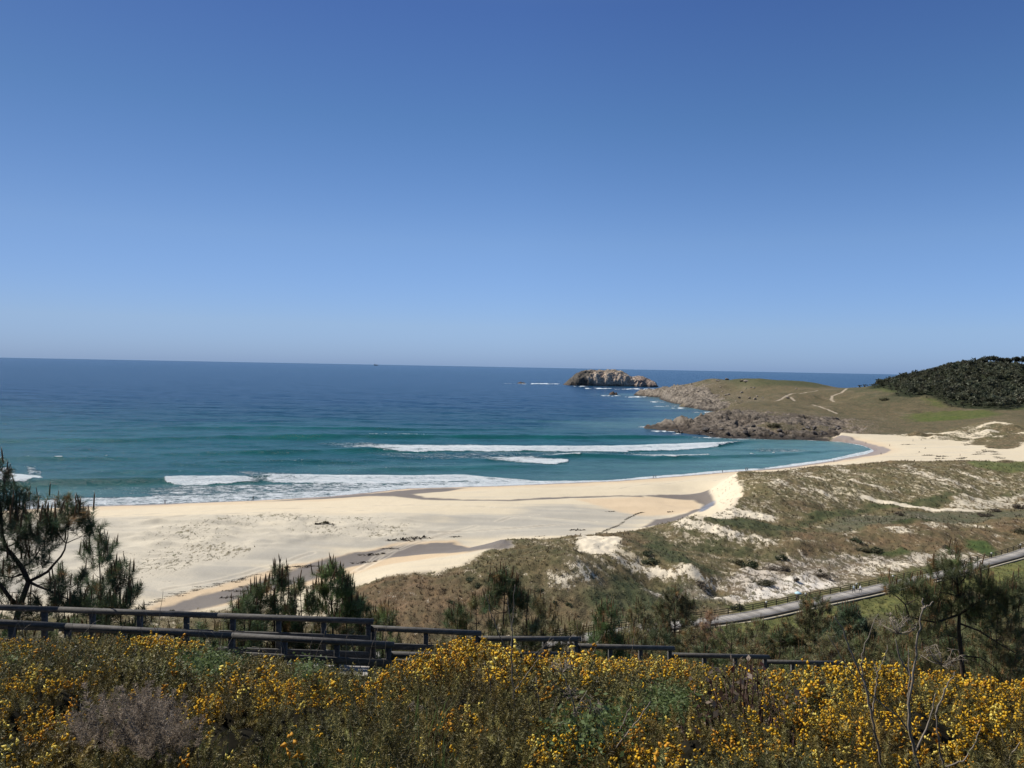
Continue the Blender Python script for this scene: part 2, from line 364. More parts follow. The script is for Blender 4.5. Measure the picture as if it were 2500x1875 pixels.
def EH(cx, cy, rx, ry, rot=0.0, n=14):
    t = np.arange(n) * 2 * np.pi / n; c, s = math.cos(R(rot)), math.sin(R(rot))
    X = np.cos(t) * rx; Y = np.sin(t) * ry
    return PH(np.stack([cx + X * c - Y * s, cy + X * s + Y * c], 1))
# plan outlines of the regions
BEACH = PZ([(-900, 1330), (-600, 1180), (700, 1150), (1400, 1120), (1850, 1100), (2000, 1085), (2030, 1072), (2052, 1063)], 1.5).tolist() + \
    PH([(2100, 1059), (2190, 1062), (2240, 1058), (2300, 1057), (2330, 1052), (2360, 1056), (2400, 1036), (2430, 1029), (2500, 1050), (2600, 1050), (2900, 1060)]).tolist() + \
    PZ([(2900, 1150), (2500, 1146), (2361, 1142), (2171, 1143), (2003, 1152), (1900, 1162), (1830, 1168)], 2.5).tolist() + \
    PH([(1788, 1168), (1812, 1183), (1803, 1205), (1790, 1232), (1758, 1246), (1735, 1257), (1712, 1263)]).tolist() + \
    PZ([(1700, 1266), (1660, 1280), (1630, 1292), (1580, 1305), (1500, 1322), (1400, 1336), (1250, 1334)], 1.6).tolist() + \
    PH([(1205, 1338), (1180, 1348), (1130, 1377), (1080, 1391), (960, 1402), (900, 1422), (847, 1434), (830, 1500), (740, 1500), (650, 1478), (550, 1484), (480, 1490), (380, 1492), (300, 1496), (0, 1500), (-400, 1498), (-1200, 1490)]).tolist()
BEACH = np.array(BEACH)
HEADL = np.array(PH([(2052, 1064), (2100, 1060), (2190, 1062), (2240, 1058), (2300, 1052), (2330, 1046), (2400, 1030), (2430, 1026), (2500, 1046), (2900, 1055)]).tolist() +
                 [[2300, 1300], [1500, 1700], [300, 2200], [-100, 1700], [200, 1200], [150, 600]] + PZ([(1500, 1100), (1800, 1100), (2000, 1085)], 0).tolist())
FOREST = np.array(PH([(2120, 950), (2150, 948), (2194, 961), (2182, 967), (2225, 970), (2261, 965), (2290, 976), (2305, 986), (2350, 996), (2467, 1001), (2520, 990), (2700, 995), (2900, 1000)]).tolist() +
                  [[1500, 1050], [1100, 1250], [560, 1090], [470, 1010]])
BOARD = [(700, 1612), (1000, 1601), (1150, 1585), (1400, 1556), (1600, 1532), (1780, 1506), (2060, 1450), (2300, 1398), (2500, 1345), (2750, 1283), (3050, 1215)]
BW = PZ(BOARD, 4.0)
# ------------------------------------------------------------------ terrain surface
NA, NR = 1080, 900
ang = np.linspace(R(-47), R(47), NA)
rr = np.exp(np.concatenate([np.linspace(math.log(9.0), math.log(120), 170)[:-1], np.linspace(math.log(120), math.log(2000), NR - 169)]))
AA, RR = np.meshgrid(ang, rr)
X = (RR * np.sin(AA)).ravel(); Y = (RR * np.cos(AA)).ravel() - 10.0
base = HT(X, Y); SHD = table(TSH, X, Y)
nz1 = fbm(X / 22, Y / 22, 5, 1); nz2 = fbm(X / 5, Y / 5, 4, 5); nz3 = fbm(X / 90, Y / 90, 4, 9)
def sdp(P, pad=60):
    P = np.asarray(P); out = np.full(X.shape, -1e3)
    lo = P.min(0) - pad; hi = P.max(0) + pad
    m = (X > lo[0]) & (X < hi[0]) & (Y > lo[1]) & (Y < hi[1])
    out[m] = poly_sd(P, X[m], Y[m]); return out
sdB = poly_sd(BEACH, X, Y); sdHd = poly_sd(HEADL, X, Y)
sdF = sdp(FOREST, 80); sdR = np.maximum(sdp(ROCKP, 60), sdp(FARROCK, 60))
hill = 1 - sstep(112, 128, Y + 0.02 * X)
beach = sstep(-2.0, 2.0, sdB + nz2 * 2.5) * (1 - hill)
headl = sstep(-4, 4, sdHd + nz1 * 5) * (1 - beach)
shelf = sdp(PH([(1850, 1038), (1960, 1036), (2060, 1040), (2080, 1052), (2000, 1050), (1900, 1050)]), 40)
rock = sstep(-8, 10, sdR + nz1 * 26) * (1 - beach) * (SHD > -30) * (1 - sstep(-4, 4, shelf + nz1 * 8))
dune = np.clip(1 - beach - headl - hill, 0, 1)
BWd, _, _ = line_d(BW, X, Y)
flatw = sstep(3.0, 9.0, BWd)
# relief
slk = sdp(PH([(2000, 1285), (2060, 1258), (2250, 1248), (2500, 1240), (2600, 1240), (2600, 1270), (2450, 1265), (2300, 1276), (2130, 1282)]), 20)
det = dune * flatw * (1 - .9 * sstep(-2, 6, slk)) * (nz1 * 2.1 + nz2 * 0.75 + fbm(X / 1.9, Y / 1.9, 2, 17) * 0.35)
det += beach * (fbm(X / 30, Y / 9, 3, 21) * 0.45 + nz2 * 0.12)
bl_ = sdp(PH([(200, 1300), (330, 1262), (600, 1255), (1000, 1262), (1120, 1290), (900, 1330), (600, 1340), (300, 1400), (100, 1440)]), 30)
det += beach * sstep(-3, 6, bl_) * np.maximum(fbm(X / 16, Y / 6, 3, 25), -.1) * 1.9
upb = sdp(PH([(2180, 1064), (2300, 1058), (2430, 1034), (2600, 1050), (2600, 1100), (2400, 1075), (2300, 1075)]), 30)
det += beach * sstep(-3, 6, upb) * np.abs(fbm(X / 26, Y / 18, 3, 28)) * 6
det += headl * (1 - rock) * (nz3 * 1.0 - .3 + nz1 * 1.2 + nz2 * 0.45) * (1 - .6 * sstep(900, 1100, Y))
def slabs(x, y, s, seed):
    x = x / s; y = y / s; xi = np.floor(x).astype(np.int64); yi = np.floor(y).astype(np.int64); bd = np.full(x.shape, 9.0); bv = np.zeros(x.shape)
    for a in (-1, 0, 1):
        for b in (-1, 0, 1):
            h = _perm[(_perm[(xi + a + seed) & 511] + yi + b) & 511]; jx = (h & 63) / 63.0; jy = ((h >> 3) & 63) / 63.0
            dx = x - xi - a - jx; dy = y - yi - b - jy; d = dx * dx + dy * dy; m = d < bd
            bd = np.where(m, d, bd); bv = np.where(m, (h & 127) / 127.0 - .5 + dx * (((h >> 2) & 31) / 31 - .3) * 1.1 + dy * (((h >> 4) & 31) / 31 - .5) * .9 - .5 * d, bv)
    return bv
_rx = X * .82 + Y * .57; _ry = (Y * .82 - X * .57) * .55
slab1 = slabs(_rx, _ry, 13.0, 3); slab2 = slabs(_rx + 4, _ry, 5.2, 9)
rdg = ridged(X / 17 + nz1 * .8, Y / 34 + nz1 * .8, 5, 31)
rampz = sstep(0.0, 9.0, SHD)
det += rock * rampz * (rdg * (3.2 + 2.2 * sstep(4, 12, base)) * .55 + slab1 * 4.2 + slab2 * 2.4 - 1.6)
det += hill * (nz2 * 0.16 + nz1 * 0.3)
Hh = base + det * sstep(0.0, 6.0, SHD)
stream = np.full(X.shape, 0.0)
# colour maps of what the ground is made of
G = np.zeros((len(X), 3)); V = np.zeros((len(X), 3)); K = np.zeros(len(X)); WET = np.zeros(len(X))
def put(arr, m, c): arr += m[:, None] * (np.array(c) - arr)
SAND, GREY, WARM, PALE = (.60, .515, .37), (.39, .36, .30), (.58, .455, .305), (.64, .56, .425)
OLIVE, DKGR, BROWN, TAN, MEAD, HEATH = (.142, .118, .066), (.080, .086, .046), (.135, .102, .062), (.21, .165, .095), (.085, .105, .03), (.118, .098, .060)
ROCK, DROCK = (.150, .126, .10), (.06, .048, .038)
put(G, np.ones(len(X)), (.36, .30, .20)); put(V, np.ones(len(X)), OLIVE); K[:] = 0.62
put(V, hill, (.075, .08, .035)); K += hill * (0.9 - K)
# dunes
dn = dune > 0
put(G, dune, (.44, .375, .265)); put(V, dune * sstep(-.1, .5, nz1), BROWN)
K += dune * (0.68 + nz1 * 0.26 - K)
def paint(P, ground=None, veg=None, cover=None, soft=3.0, amp=3.0, where=None, pad=30, wet=None, k=1.0):
    s = sdp(P, pad); m = sstep(-soft, soft, s + nz2 * amp + nz1 * amp) * k
    if where is not None: m = m * where
    if ground is not None: put(G, m, ground)
    if veg is not None: put(V, m, veg)
    if cover is not None: K[:] += m * (cover - K)
    if wet is not None: WET[:] += m * (wet - WET)
    return m
nd = 1 - hill
# centre mounds
paint(PH([(830, 1445), (950, 1403), (1120, 1388), (1230, 1420), (1230, 1500), (1100, 1560), (830, 1560), (760, 1520)]), (.42, .35, .26), (.135, .098, .06), .80, 4, 3, nd)
paint(PH([(1120, 1385), (1240, 1320), (1400, 1325), (1410, 1370), (1360, 1410), (1240, 1430), (1150, 1440)]), None, (.12, .10, .055), .76, 3, 3, nd)
paint(PH([(1407, 1366), (1440, 1385), (1500, 1428), (1440, 1440), (1340, 1440), (1370, 1400)]), PALE, (.2, .16, .10), .50, 3, 3, nd)
paint(PH([(1395, 1335), (1430, 1314), (1500, 1318), (1515, 1345), (1480, 1350), (1440, 1345)]), PALE, None, .10, 1.5, 2, nd)
paint(PH([(1500, 1345), (1600, 1365), (1700, 1388), (1812, 1436), (1780, 1440), (1680, 1420), (1580, 1400), (1510, 1370)]), PALE, (.16, .12, .06), .36, 2, 3, nd)
paint(PH([(1500, 1400), (1600, 1420), (1700, 1440), (1740, 1480), (1560, 1500), (1430, 1480), (1470, 1440)]), None, DKGR, .92, 3, 3, nd)
paint(PH([(1540, 1330), (1620, 1335), (1720, 1370), (1780, 1400), (1720, 1395), (1620, 1365)]), None, DKGR, .92, 2, 3, nd)
paint(PH([(1550, 1300), (1660, 1322), (1760, 1308), (1780, 1330), (1900, 1345), (1880, 1370), (1780, 1350), (1600, 1332)]), None, (.085, .085, .045), .80, 2, 3, nd)
# stream dune
paint(PH([(1640, 1290), (1660, 1262), (1700, 1262), (1790, 1290), (1900, 1318), (1900, 1325), (1780, 1315), (1700, 1300)]), PALE, (.13, .11, .06), .44, 2, 2, nd)
paint(PH([(1740, 1240), (1800, 1235), (1900, 1262), (1900, 1275), (1800, 1262), (1720, 1268)]), PALE, OLIVE, .36, 2, 2, nd)
paint(PH([(1720, 1268), (1800, 1268), (1900, 1285), (1980, 1300), (1960, 1312), (1850, 1300), (1770, 1285)]), None, (.078, .084, .044), .90, 2, 3, nd)
# main ridge
paint(PH([(1780, 1170), (1900, 1160), (2100, 1143), (2500, 1148), (2500, 1210), (2250, 1240), (2100, 1225), (1980, 1230), (1850, 1215), (1800, 1200)]), (.56, .48, .33), (.15, .125, .07), .64, 3, 3, dune)
for cx, cy, rx, ry in [(1960, 1160, 50, 5), (2070, 1150, 40, 4), (2250, 1155, 60, 6), (2330, 1180, 70, 6), (2130, 1185, 60, 5), (2420, 1172, 60, 6), (2020, 1205, 45, 5), (2380, 1160, 40, 4), (1930, 1190, 45, 5), (2210, 1205, 50, 4)]:
    paint(EH(cx, cy, rx, ry, 14), PALE, (.2, .16, .10), .46, 3, 4, dune, k=.85)
paint(PH([(1985, 1252), (2120, 1225), (2230, 1218), (2400, 1205), (2500, 1200), (2500, 1216), (2380, 1222), (2300, 1236), (2150, 1240), (2060, 1262), (1990, 1275), (1930, 1295)]), None, (.085, .09, .046), .88, 2, 3, dune)
paint(PH([(2290, 1240), (2330, 1218), (2400, 1207), (2600, 1202), (2600, 1235), (2450, 1243), (2380, 1246)]), (.50, .44, .33), TAN, .44, 3, 4, dune)
paint(PH([(2105, 1210), (2200, 1226), (2290, 1238), (2330, 1244), (2420, 1248), (2420, 1252), (2300, 1248), (2190, 1233), (2100, 1214)]), PALE, None, .1, .7, .5, dune)
paint(PH([(2000, 1285), (2080, 1258), (2250, 1248), (2500, 1248), (2600, 1250), (2600, 1270), (2450, 1265), (2300, 1278), (2130, 1284), (2030, 1296)]), (.23, .205, .15), (.115, .11, .07), .70, 2, 2, dune)
paint(EH(2225, 1278, 52, 5), None, (.055, .066, .03), .97, 1, 1, dune)
paint(PH([(2360, 1130), (2440, 1124), (2560, 1128), (2560, 1150), (2460, 1152), (2380, 1142)]), (.2, .19, .11), (.12, .13, .055), .9, 1, 1, None)
# second ridge
paint(PH([(1940, 1300), (2130, 1286), (2280, 1281), (2442, 1270), (2600, 1268), (2600, 1300), (2400, 1345), (2150, 1350), (1960, 1358), (1900, 1335)]), (.5, .42, .3), (.145, .108, .064), .76, 3, 3, dune)
for cx, cy, rx, ry in [(2190, 1297, 42, 6), (2290, 1288, 20, 4), (2080, 1308, 25, 4), (1965, 1318, 32, 5), (2400, 1285, 45, 4), (2320, 1323, 14, 3), (2110, 1325, 30, 5), (2450, 1310, 30, 4)]:
    paint(EH(cx, cy, rx, ry, 5), PALE, (.2, .155, .09), .46, 2, 3, dune, k=.85)
paint(EH(2395, 1337, 45, 14, 20), None, (.07, .10, .035), .95, 2, 3, dune)
paint(EH(2170, 1348, 50, 9), None, (.07, .085, .035), .92, 2, 3, dune)
# slack in front of the second ridge
paint(PH([(1900, 1360), (2100, 1355), (2380, 1350), (2420, 1370), (2250, 1385), (2080, 1425), (1900, 1455), (1800, 1470), (1760, 1440), (1760, 1400)]), (.47, .41, .33), (.155, .125, .085), .50, 3, 3, dune)
paint(PH([(2120, 1380), (2200, 1362), (2380, 1352), (2400, 1362), (2250, 1380), (2150, 1400), (2060, 1415)]), PALE, TAN, .46, 3, 4, dune, k=.85)
paint(PH([(1810, 1462), (1850, 1440), (1930, 1418), (2040, 1420), (2030, 1434), (1930, 1455), (1860, 1472), (1815, 1474)]), (.66, .60, .51), (.24, .2, .14), .36, 2, 3, dune)
paint(PH([(1570, 1440), (1640, 1428), (1760, 1455), (1765, 1468), (1690, 1468), (1600, 1460)]), (.55, .5, .42), (.16, .14, .1), .52, 2, 2, dune)
paint(PH([(1780, 1480), (1900, 1464), (2040, 1436), (2250, 1385), (2330, 1372), (2330, 1384), (2060, 1445), (1800, 1500)]), (.3, .27, .17), (.12, .12, .05), .85, 1.5, 2, dune)
# right of the boardwalk
fr = (np.asarray(sdp(np.vstack([BW[4:], [[400, 60], [120, 60], [60, 100]]]), 60)) > 0) * 1.0
K += fr * (0.90 - K); put(V, fr, (.135, .12, .06)); put(V, fr * sstep(0, .35, nz1), (.095, .085, .05))
bd = BWd * fr
put(V, fr * sstep(4, 5, bd) * (1 - sstep(12, 15, bd + nz1 * 3)), (.125, .128, .048))
put(V, fr * sstep(17, 22, bd + nz1 * 5), (.085, .085, .042))
put(V, fr * sstep(30, 40, bd + nz1 * 6), (.12, .09, .055))
# beach
put(G, beach, SAND); K *= (1 - beach)
gs = sdp(PH([(-200, 1270), (350, 1262), (1000, 1262), (1300, 1235), (1480, 1235), (1600, 1262), (1540, 1290), (1380, 1310), (1240, 1316), (1000, 1325), (850, 1350), (600, 1420), (300, 1470), (-200, 1470)]), 60)
gm = sstep(-8, 8, gs + nz1 * 14 + fbm(X / 60, Y / 8, 3, 50) * 14) * beach
put(G, gm, GREY)
put(G, beach * sstep(.05, .45, fbm(X / 70, Y / 7, 4, 55)) * .5, (.50, .45, .36))
put(G, gm * sstep(.0, .35, fbm(X / 45, Y / 9, 4, 57)) * .5, (.56, .505, .395))
lw = sdp(PH([(280, 1262), (500, 1252), (900, 1258), (1150, 1275), (1000, 1310), (800, 1330), (600, 1335), (430, 1430), (250, 1470), (100, 1470), (180, 1330)]), 40)
mlo = sstep(-5, 10, lw + nz1 * 18) * beach
K += mlo * (0.27 + nz1 * .26 + nz3 * .22 - K); put(V, beach, (.30, .255, .165)); put(G, mlo * .6, (.62, .55, .42))
put(G, beach * sstep(-5, 5, sdp(PH([(-300, 1250), (900, 1215), (1040, 1222), (900, 1255), (300, 1262), (-300, 1290)]), 20)) * .6, (.66, .56, .40))
put(G, beach * (1 - sstep(8, 20, SHD + nz1 * 6)) * .8, WARM)
# warm sand banks round the streams, then the wet beds
paint(PH([(1400, 1218), (1560, 1213), (1650, 1214), (1712, 1224), (1705, 1245), (1650, 1256), (1560, 1258), (1470, 1240)]), WARM, None, 0, 2, 1.5, beach)
paint(PH([(874, 1348), (1000, 1322), (1110, 1318), (1245, 1318), (1250, 1330), (1130, 1352), (1060, 1362), (960, 1376), (880, 1396), (780, 1425), (700, 1440), (560, 1478), (400, 1492), (330, 1490), (400, 1462), (520, 1432), (640, 1398), (760, 1368)]), (.56, .43, .28), None, 0, 1.5, 1, beach)
WSTR = [PH([(874, 1354), (980, 1338), (1098, 1328), (1240, 1323), (1235, 1334), (1140, 1345), (1050, 1349), (960, 1357), (880, 1374), (820, 1388), (760, 1410), (700, 1425), (600, 1455), (500, 1480), (430, 1490), (400, 1486), (480, 1466), (560, 1444), (660, 1415), (740, 1392), (780, 1372)]),
        PZ([(1560, 1209), (1644, 1205), (1731, 1205), (1745, 1225), (1752, 1241), (1715, 1260), (1690, 1264), (1640, 1278), (1575, 1296), (1545, 1296), (1575, 1280), (1600, 1264), (1680, 1257), (1712, 1240), (1714, 1226), (1690, 1217), (1620, 1212)], 1.2),
        PZ([(600, 1226), (850, 1202), (1050, 1188), (1150, 1187), (1080, 1200), (1010, 1206), (1044, 1215), (1134, 1221), (1242, 1224), (1315, 1218), (1387, 1211), (1500, 1208.5), (1570, 1209), (1570, 1212), (1500, 1211.5), (1395, 1215), (1330, 1222), (1242, 1227.5), (1134, 1225), (1030, 1219), (960, 1210), (900, 1209), (780, 1215)], 1.2),
        PZ([(2056, 1071), (2120, 1084), (2165, 1096), (2177, 1103), (2160, 1111), (2110, 1118), (2026, 1131), (1950, 1142), (1850, 1152), (1850, 1146), (2020, 1124), (2110, 1108), (2128, 1098), (2100, 1086), (2030, 1076)], .5)]
wn_ = nz2 * 1.0
for i, P in enumerate(WSTR):
    s = sdp(P, 20); m = sstep(-.8, 1.2, s + (1.8 if i == 0 else 0) + wn_ * (.8 if i else 1.6)) * (SHD > -5)
    put(G, m, (.17, .145, .12) if i != 3 else (.30, .25, .215)); K *= (1 - m); WET[:] = np.maximum(WET, m * .45)
paint(EH(1728, 1236, 26, 6, -30), (.20, .19, .185), None, 0, .8, .6, beach, wet=1.0)
for L in [[(860, 1400), (960, 1345), (1040, 1318), (1110, 1300), (1160, 1285)], [(880, 1392), (930, 1352), (1010, 1322), (1090, 1302)], [(1215, 1272), (1250, 1262), (1310, 1256)], [(200, 1262), (500, 1248), (800, 1240), (1000, 1232), (1200, 1238)], [(300, 1268), (620, 1252), (900, 1246)],
          [(1050, 1300), (1250, 1290), (1400, 1280)], [(1300, 1262), (1450, 1272)], [(2000, 1128), (2150, 1112), (2300, 1105), (2420, 1095)], [(1500, 1195), (1700, 1170), (1900, 1155), (2100, 1128)], [(400, 1440), (600, 1400), (760, 1350)]]:
    d_, _, _ = line_d(PH(L), X, Y); put(G, (1 - sstep(.25, .9, d_)) * beach * sstep(-.4, .2, nz2) * .55, (.36, .31, .24)); put(G, (sstep(.6, 1.0, d_) * (1 - sstep(1.0, 1.8, d_))) * beach * .4, (.68, .60, .46))
swash = (1 - sstep(2.0, 5.0 + 2 * nz1, SHD)) * beach
put(G, swash, (.30, .235, .185)); WET[:] = np.maximum(WET, swash * .8)
# scarp
paint(PH([(1775, 1164), (1800, 1172), (1812, 1190), (1800, 1230), (1762, 1245), (1750, 1236), (1742, 1215), (1735, 1196)]), (.66, .56, .41), (.16, .14, .08), .22, 1, 1.5, None)
# upper right dunes on the far beach
um = sstep(-6, 6, upb + nz1 * 14) * beach; K += um * (.50 + nz1 * .9 - K) ; put(V, um, (.13, .11, .062))
for cx, cy, rx, ry in [(2395, 1081, 26, 7), (2450, 1085, 50, 12), (2490, 1070, 40, 10), (2455, 1127, 26, 4), (2470, 1050, 50, 8), (2250, 1064, 40, 4)]:
    paint(EH(cx, cy, rx, ry, 0), (.6, .5, .35), (.125, .10, .06), .74, 2, 3, None)
# headland
put(V, headl, HEATH); put(G, headl, (.20, .165, .105)); K += headl * (.80 + nz1 * .15 - K)
put(V, headl * sstep(0, .4, nz3), (.088, .084, .050)); put(V, headl * sstep(.05, .4, nz1) * .6, (.15, .12, .075)); put(V, headl * sstep(.1, .5, fbm(X / 14, Y / 30, 3, 48)) * .6, (.07, .062, .036)); put(V, headl * sstep(.15, .45, fbm(X / 26, Y / 55, 4, 49)) * .6, (.17, .14, .095))
put(V, headl * sstep(-20, 5, sdp(PH([(1800, 921), (1900, 921), (2000, 938), (1990, 945), (1850, 940), (1780, 930)]), 60)) * .8, (.070, .076, .040))
for cx, cy, rx, ry, rot in [(2325, 1013, 115, 11, -2), (2285, 982, 26, 8, 20), (2168, 950, 28, 6, 10), (2480, 994, 30, 6, 0), (2290, 1022, 70, 5, -3)]:
    paint(EH(cx, cy, rx, ry, rot), (.12, .12, .05), MEAD, 1.0, 8, 9, headl, k=.8)
for L in [[(2069, 948), (2052, 960), (2032, 966), (2029, 974), (2036, 979)], [(1985, 987), (2010, 995), (2042, 1009)], [(1995, 953), (1950, 960), (1915, 968), (1890, 980)], [(1930, 968), (1940, 978)], [(2062, 1044), (2090, 1040), (2110, 1043), (2085, 1058)]]:
    d_, _, _ = line_d(PH(L), X, Y); m = (1 - sstep(.7, 2.4, d_)) * headl
    put(G, m, (.36, .30, .22)); K *= (1 - m)
# rock: bare, darker in the wet band
put(G, rock, ROCK); put(G, rock * sstep(0, .5, nz1) * .6, (.25, .21, .165)); put(G, rock * sstep(.1, .5, nz2) * .6, (.16, .12, .09))
strat = ridged((X + .6 * Y) / 13 + nz1, (Y - .5 * X) / 42, 4, 45); put(G, rock * sstep(.05, .4, slab1) * .5, (.27, .235, .19)); put(G, rock * sstep(.05, .5, strat) * .75, (.30, .262, .215)); put(G, rock * sstep(.0, -.45, strat) * .7, (.085, .068, .055))
put(G, rock * (Y < 800) * .45, (.10, .078, .06)); wetb = rock * (1 - sstep(1.2, 4.2, Hh + nz2 * 3)); put(G, wetb, DROCK)
K += rock * (np.where(Hh > 9 + nz1 * 10, .42, .0) - K)
K += headl * sstep(-70, 0, sdR + nz1 * 40) * (1 - rock) * (.55 - K) * .8; put(G, headl * sstep(-80, 0, sdR) * (1 - rock), (.26, .21, .16))
# forest floor
mF = sstep(-6, 6, sdF + nz1 * 8); put(V, mF, (.028, .034, .018)); K += mF * (1 - K)
K = np.clip(K, 0, 1)
streak = fbm((X * .8 + Y * .6) / 3.2, (Y * .8 - X * .6) / 14, 3, 61)
K = np.clip(K + dune * streak * .35, 0, 1)
# ------------------------------------------------------------------ ground material
t = NT("ground_cover"); g = t.attr("ground"); v = t.attr("veg"); k = t.attr("cover"); w = t.attr("wet")
P_ = t.coord("Object"); P2 = t.coord("Object", (1, .45, 1), (0, 0, R(30)))
n1 = t.noise(P2, 0.9, 5, .65); n2 = t.noise(P_, 3.5, 4, .6); n3 = t.noise(P_, .22, 4, .5)
nn = t.math('ADD', t.math('MULTIPLY', n1, .62), t.math('MULTIPLY', n2, .38))
nn = t.math('ADD', t.math('MULTIPLY', t.math('SUBTRACT', nn, .5), 2.3), .5)
m = t.smooth(t.math('SUBTRACT', k.outputs["Fac"], nn), -.10, .10)
gv = t.mix(1.0, g.outputs["Color"], t.ramp(n2, [(.25, (.86, .86, .87)), (.75, (1.1, 1.09, 1.07))]), 'MULTIPLY')
vv = t.mix(1.0, v.outputs["Color"], t.ramp(n1, [(.22, (.5, .55, .5)), (.5, (1, 1, 1)), (.8, (1.65, 1.5, 1.3))]), 'MULTIPLY')
vv = t.mix(1.0, vv, t.ramp(n3, [(.3, (.8, .9, .8)), (.7, (1.2, 1.1, 1.05))]), 'MULTIPLY')
t.base(t.mix(m, gv, vv), .9, .15)
t.link(t.math('SUBTRACT', .92, t.math('MULTIPLY', w.outputs["Fac"], .62)), t.b.inputs["Roughness"])
t.link(t.math('ADD', .12, t.math('MULTIPLY', w.outputs["Fac"], .35)), t.b.inputs["Specular IOR Level"])
hgt = t.math('ADD', t.math('MULTIPLY', m, t.math('ADD', .35, n2)), t.math('MULTIPLY', n1, .2))
dry = t.math('SUBTRACT', 1.0, w.outputs["Fac"])
t.bump(t.math('MULTIPLY', hgt, dry), .8, .45)
MAT_GROUND = t.m
t = NT("rock_ground"); g = t.attr("ground"); v = t.attr("veg"); k = t.attr("cover")
P_ = t.coord("Object", (1, .5, 1.3), (0, 0, R(-25))); n1 = t.noise(P_, .35, 8, .7, .6); n2 = t.noise(P_, 2.2, 5, .65)
gv = t.mix(1.0, g.outputs["Color"], t.ramp(n1, [(.38, (.18, .165, .15)), (.47, (.66, .64, .61)), (.62, (1.3, 1.25, 1.2))]), 'MULTIPLY')
m = t.smooth(t.math('SUBTRACT', k.outputs["Fac"], n1), -.05, .12)
t.base(t.mix(m, gv, v.outputs["Color"]), .85, .25)
t.bump(t.math('ADD', n1, t.math('MULTIPLY', n2, .35)), 1.0, 2.2)
MAT_ROCK = t.m
# ------------------------------------------------------------------ one relief, split into its stretches of ground
VX = np.stack([X, Y, Hh], 1); idx = np.arange(len(X)).reshape(RR.shape)
Q = np.stack([idx[:-1, :-1], idx[:-1, 1:], idx[1:, 1:], idx[1:, :-1]], -1).reshape(-1, 4)
fs = SHD[Q].max(1); Q = Q[fs > -45]
cl = np.stack([hill, beach, dune, headl * (1 - rock), rock], 1); fc = cl[Q].mean(1).argmax(1)
fh = Hh[Q].mean(1)
for ci, (nm, mt) in enumerate([("hillside_ground", MAT_GROUND), ("beach_sand", MAT_GROUND), ("dune_ground", MAT_GROUND), ("headland_ground", MAT_GROUND), ("rocky_shore", MAT_ROCK)]):
    q = Q[fc == ci]
    if not len(q): continue
    u, inv = np.unique(q, return_inverse=True)
    o = link(nm, mesh_np(nm, VX[u], inv.reshape(-1, 4), [mt], smooth=(ci != 4), attrs=dict(ground=G[u], veg=V[u], cover=K[u], wet=WET[u])))
    o["kind"] = "structure"
# height look-up on the finished relief
HG = Hh.reshape(RR.shape); _lr = np.log(rr)
def ground(x, y):
    x = np.atleast_1d(np.asarray(x, float)); y = np.atleast_1d(np.asarray(y, float))
    a = np.arctan2(x, y + 10); r = np.log(np.sqrt(x * x + (y + 10) ** 2))
    fa = np.clip((a - ang[0]) / (ang[1] - ang[0]), 0, NA - 1.001); i = fa.astype(int); u = fa - i
    fj = np.clip(np.interp(r, _lr, np.arange(len(rr))), 0, len(rr) - 1.001); j = fj.astype(int); v = fj - j
    return (HG[j, i] * (1 - u) + HG[j, i + 1] * u) * (1 - v) + (HG[j + 1, i] * (1 - u) + HG[j + 1, i + 1] * u) * v
def gz(x, y): return float(ground(x, y)[0])
def vlook(A, x, y):
    a = np.arctan2(x, y + 10); r = np.log(np.sqrt(x * x + (y + 10) ** 2))
    i = np.clip(((a - ang[0]) / (ang[1] - ang[0])).round().astype(int), 0, NA - 1)
    j = np.clip(np.interp(r, _lr, np.arange(len(rr))).round().astype(int), 0, len(rr) - 1)
    return A.reshape(RR.shape + A.shape[1:])[j, i]
# ------------------------------------------------------------------ sea
dep = np.concatenate([np.linspace(0.9, 30, 130), np.linspace(30, 400, 560)[1:]])       # px below the level line
ds_ = np.sort(50 * F / dep); aS = np.linspace(R(-47), R(47), 1080)
SA, SR = np.meshgrid(aS, ds_); SX = (SR * np.tan(SA)).ravel(); SY = SR.ravel()
sh = table(TSH, SX, SY); sh[SY > 1900] = -400
PX, PY, _ = pix(np.stack([SX, SY, np.zeros_like(SX)], 1))
mpp = SY * SY / (50 * F)                                          # metres of distance per picture row here
dx1 = fbm(SX / 40, SY / 40, 3, 71); dx2 = fbm(SX / 9, SY / 6, 4, 73); dx3 = fbm(SX / 150, SY / 60, 3, 75)
rgn = fbm(PX / 16, PY / 2.2, 4, 79); hz = np.zeros_like(SX); foam = np.zeros_like(SX); teal = np.zeros_like(SX)
def crest(xs, ys, A, wb=13, wf=5, wob=1.2):
    c = np.interp(PX, xs, ys) + dx1 * wob; a = np.interp(PX, xs, A)
    dm = (PY - c) * mpp
    p = np.where(dm < 0, np.exp(-(dm / wb) ** 2), np.exp(-(dm / wf) ** 2)) * a
    hz[:] += p * (1 + .3 * dx1); tw = wf * 2.1; teal[:] = np.maximum(teal, np.where(dm > -2.5, np.exp(-((dm - wf * .5) / tw) ** 2) * a / 1.4, 0))
crest([150, 434, 800, 1000, 1250], [1046, 1045, 1045, 1048, 1050], [0, .9, 1.2, .8, 0], 16, 7)
crest([-300, 0, 325, 542, 800, 1242, 1516, 1680, 1740], [1078, 1075, 1075, 1069, 1067.5, 1067.5, 1068, 1067, 1067], [.8, .9, 1.1, 1.6, 1.9, 1.9, 1.6, 1.0, 0], 15, 6)
crest([300, 434, 700, 880, 1242, 1500, 1755, 1830, 1900], [1110, 1109, 1103, 1101, 1098, 1098, 1088, 1079, 1076], [0, .9, 1.2, 1.5, 1.5, 1.5, 1.4, .7, 0], 13, 5)
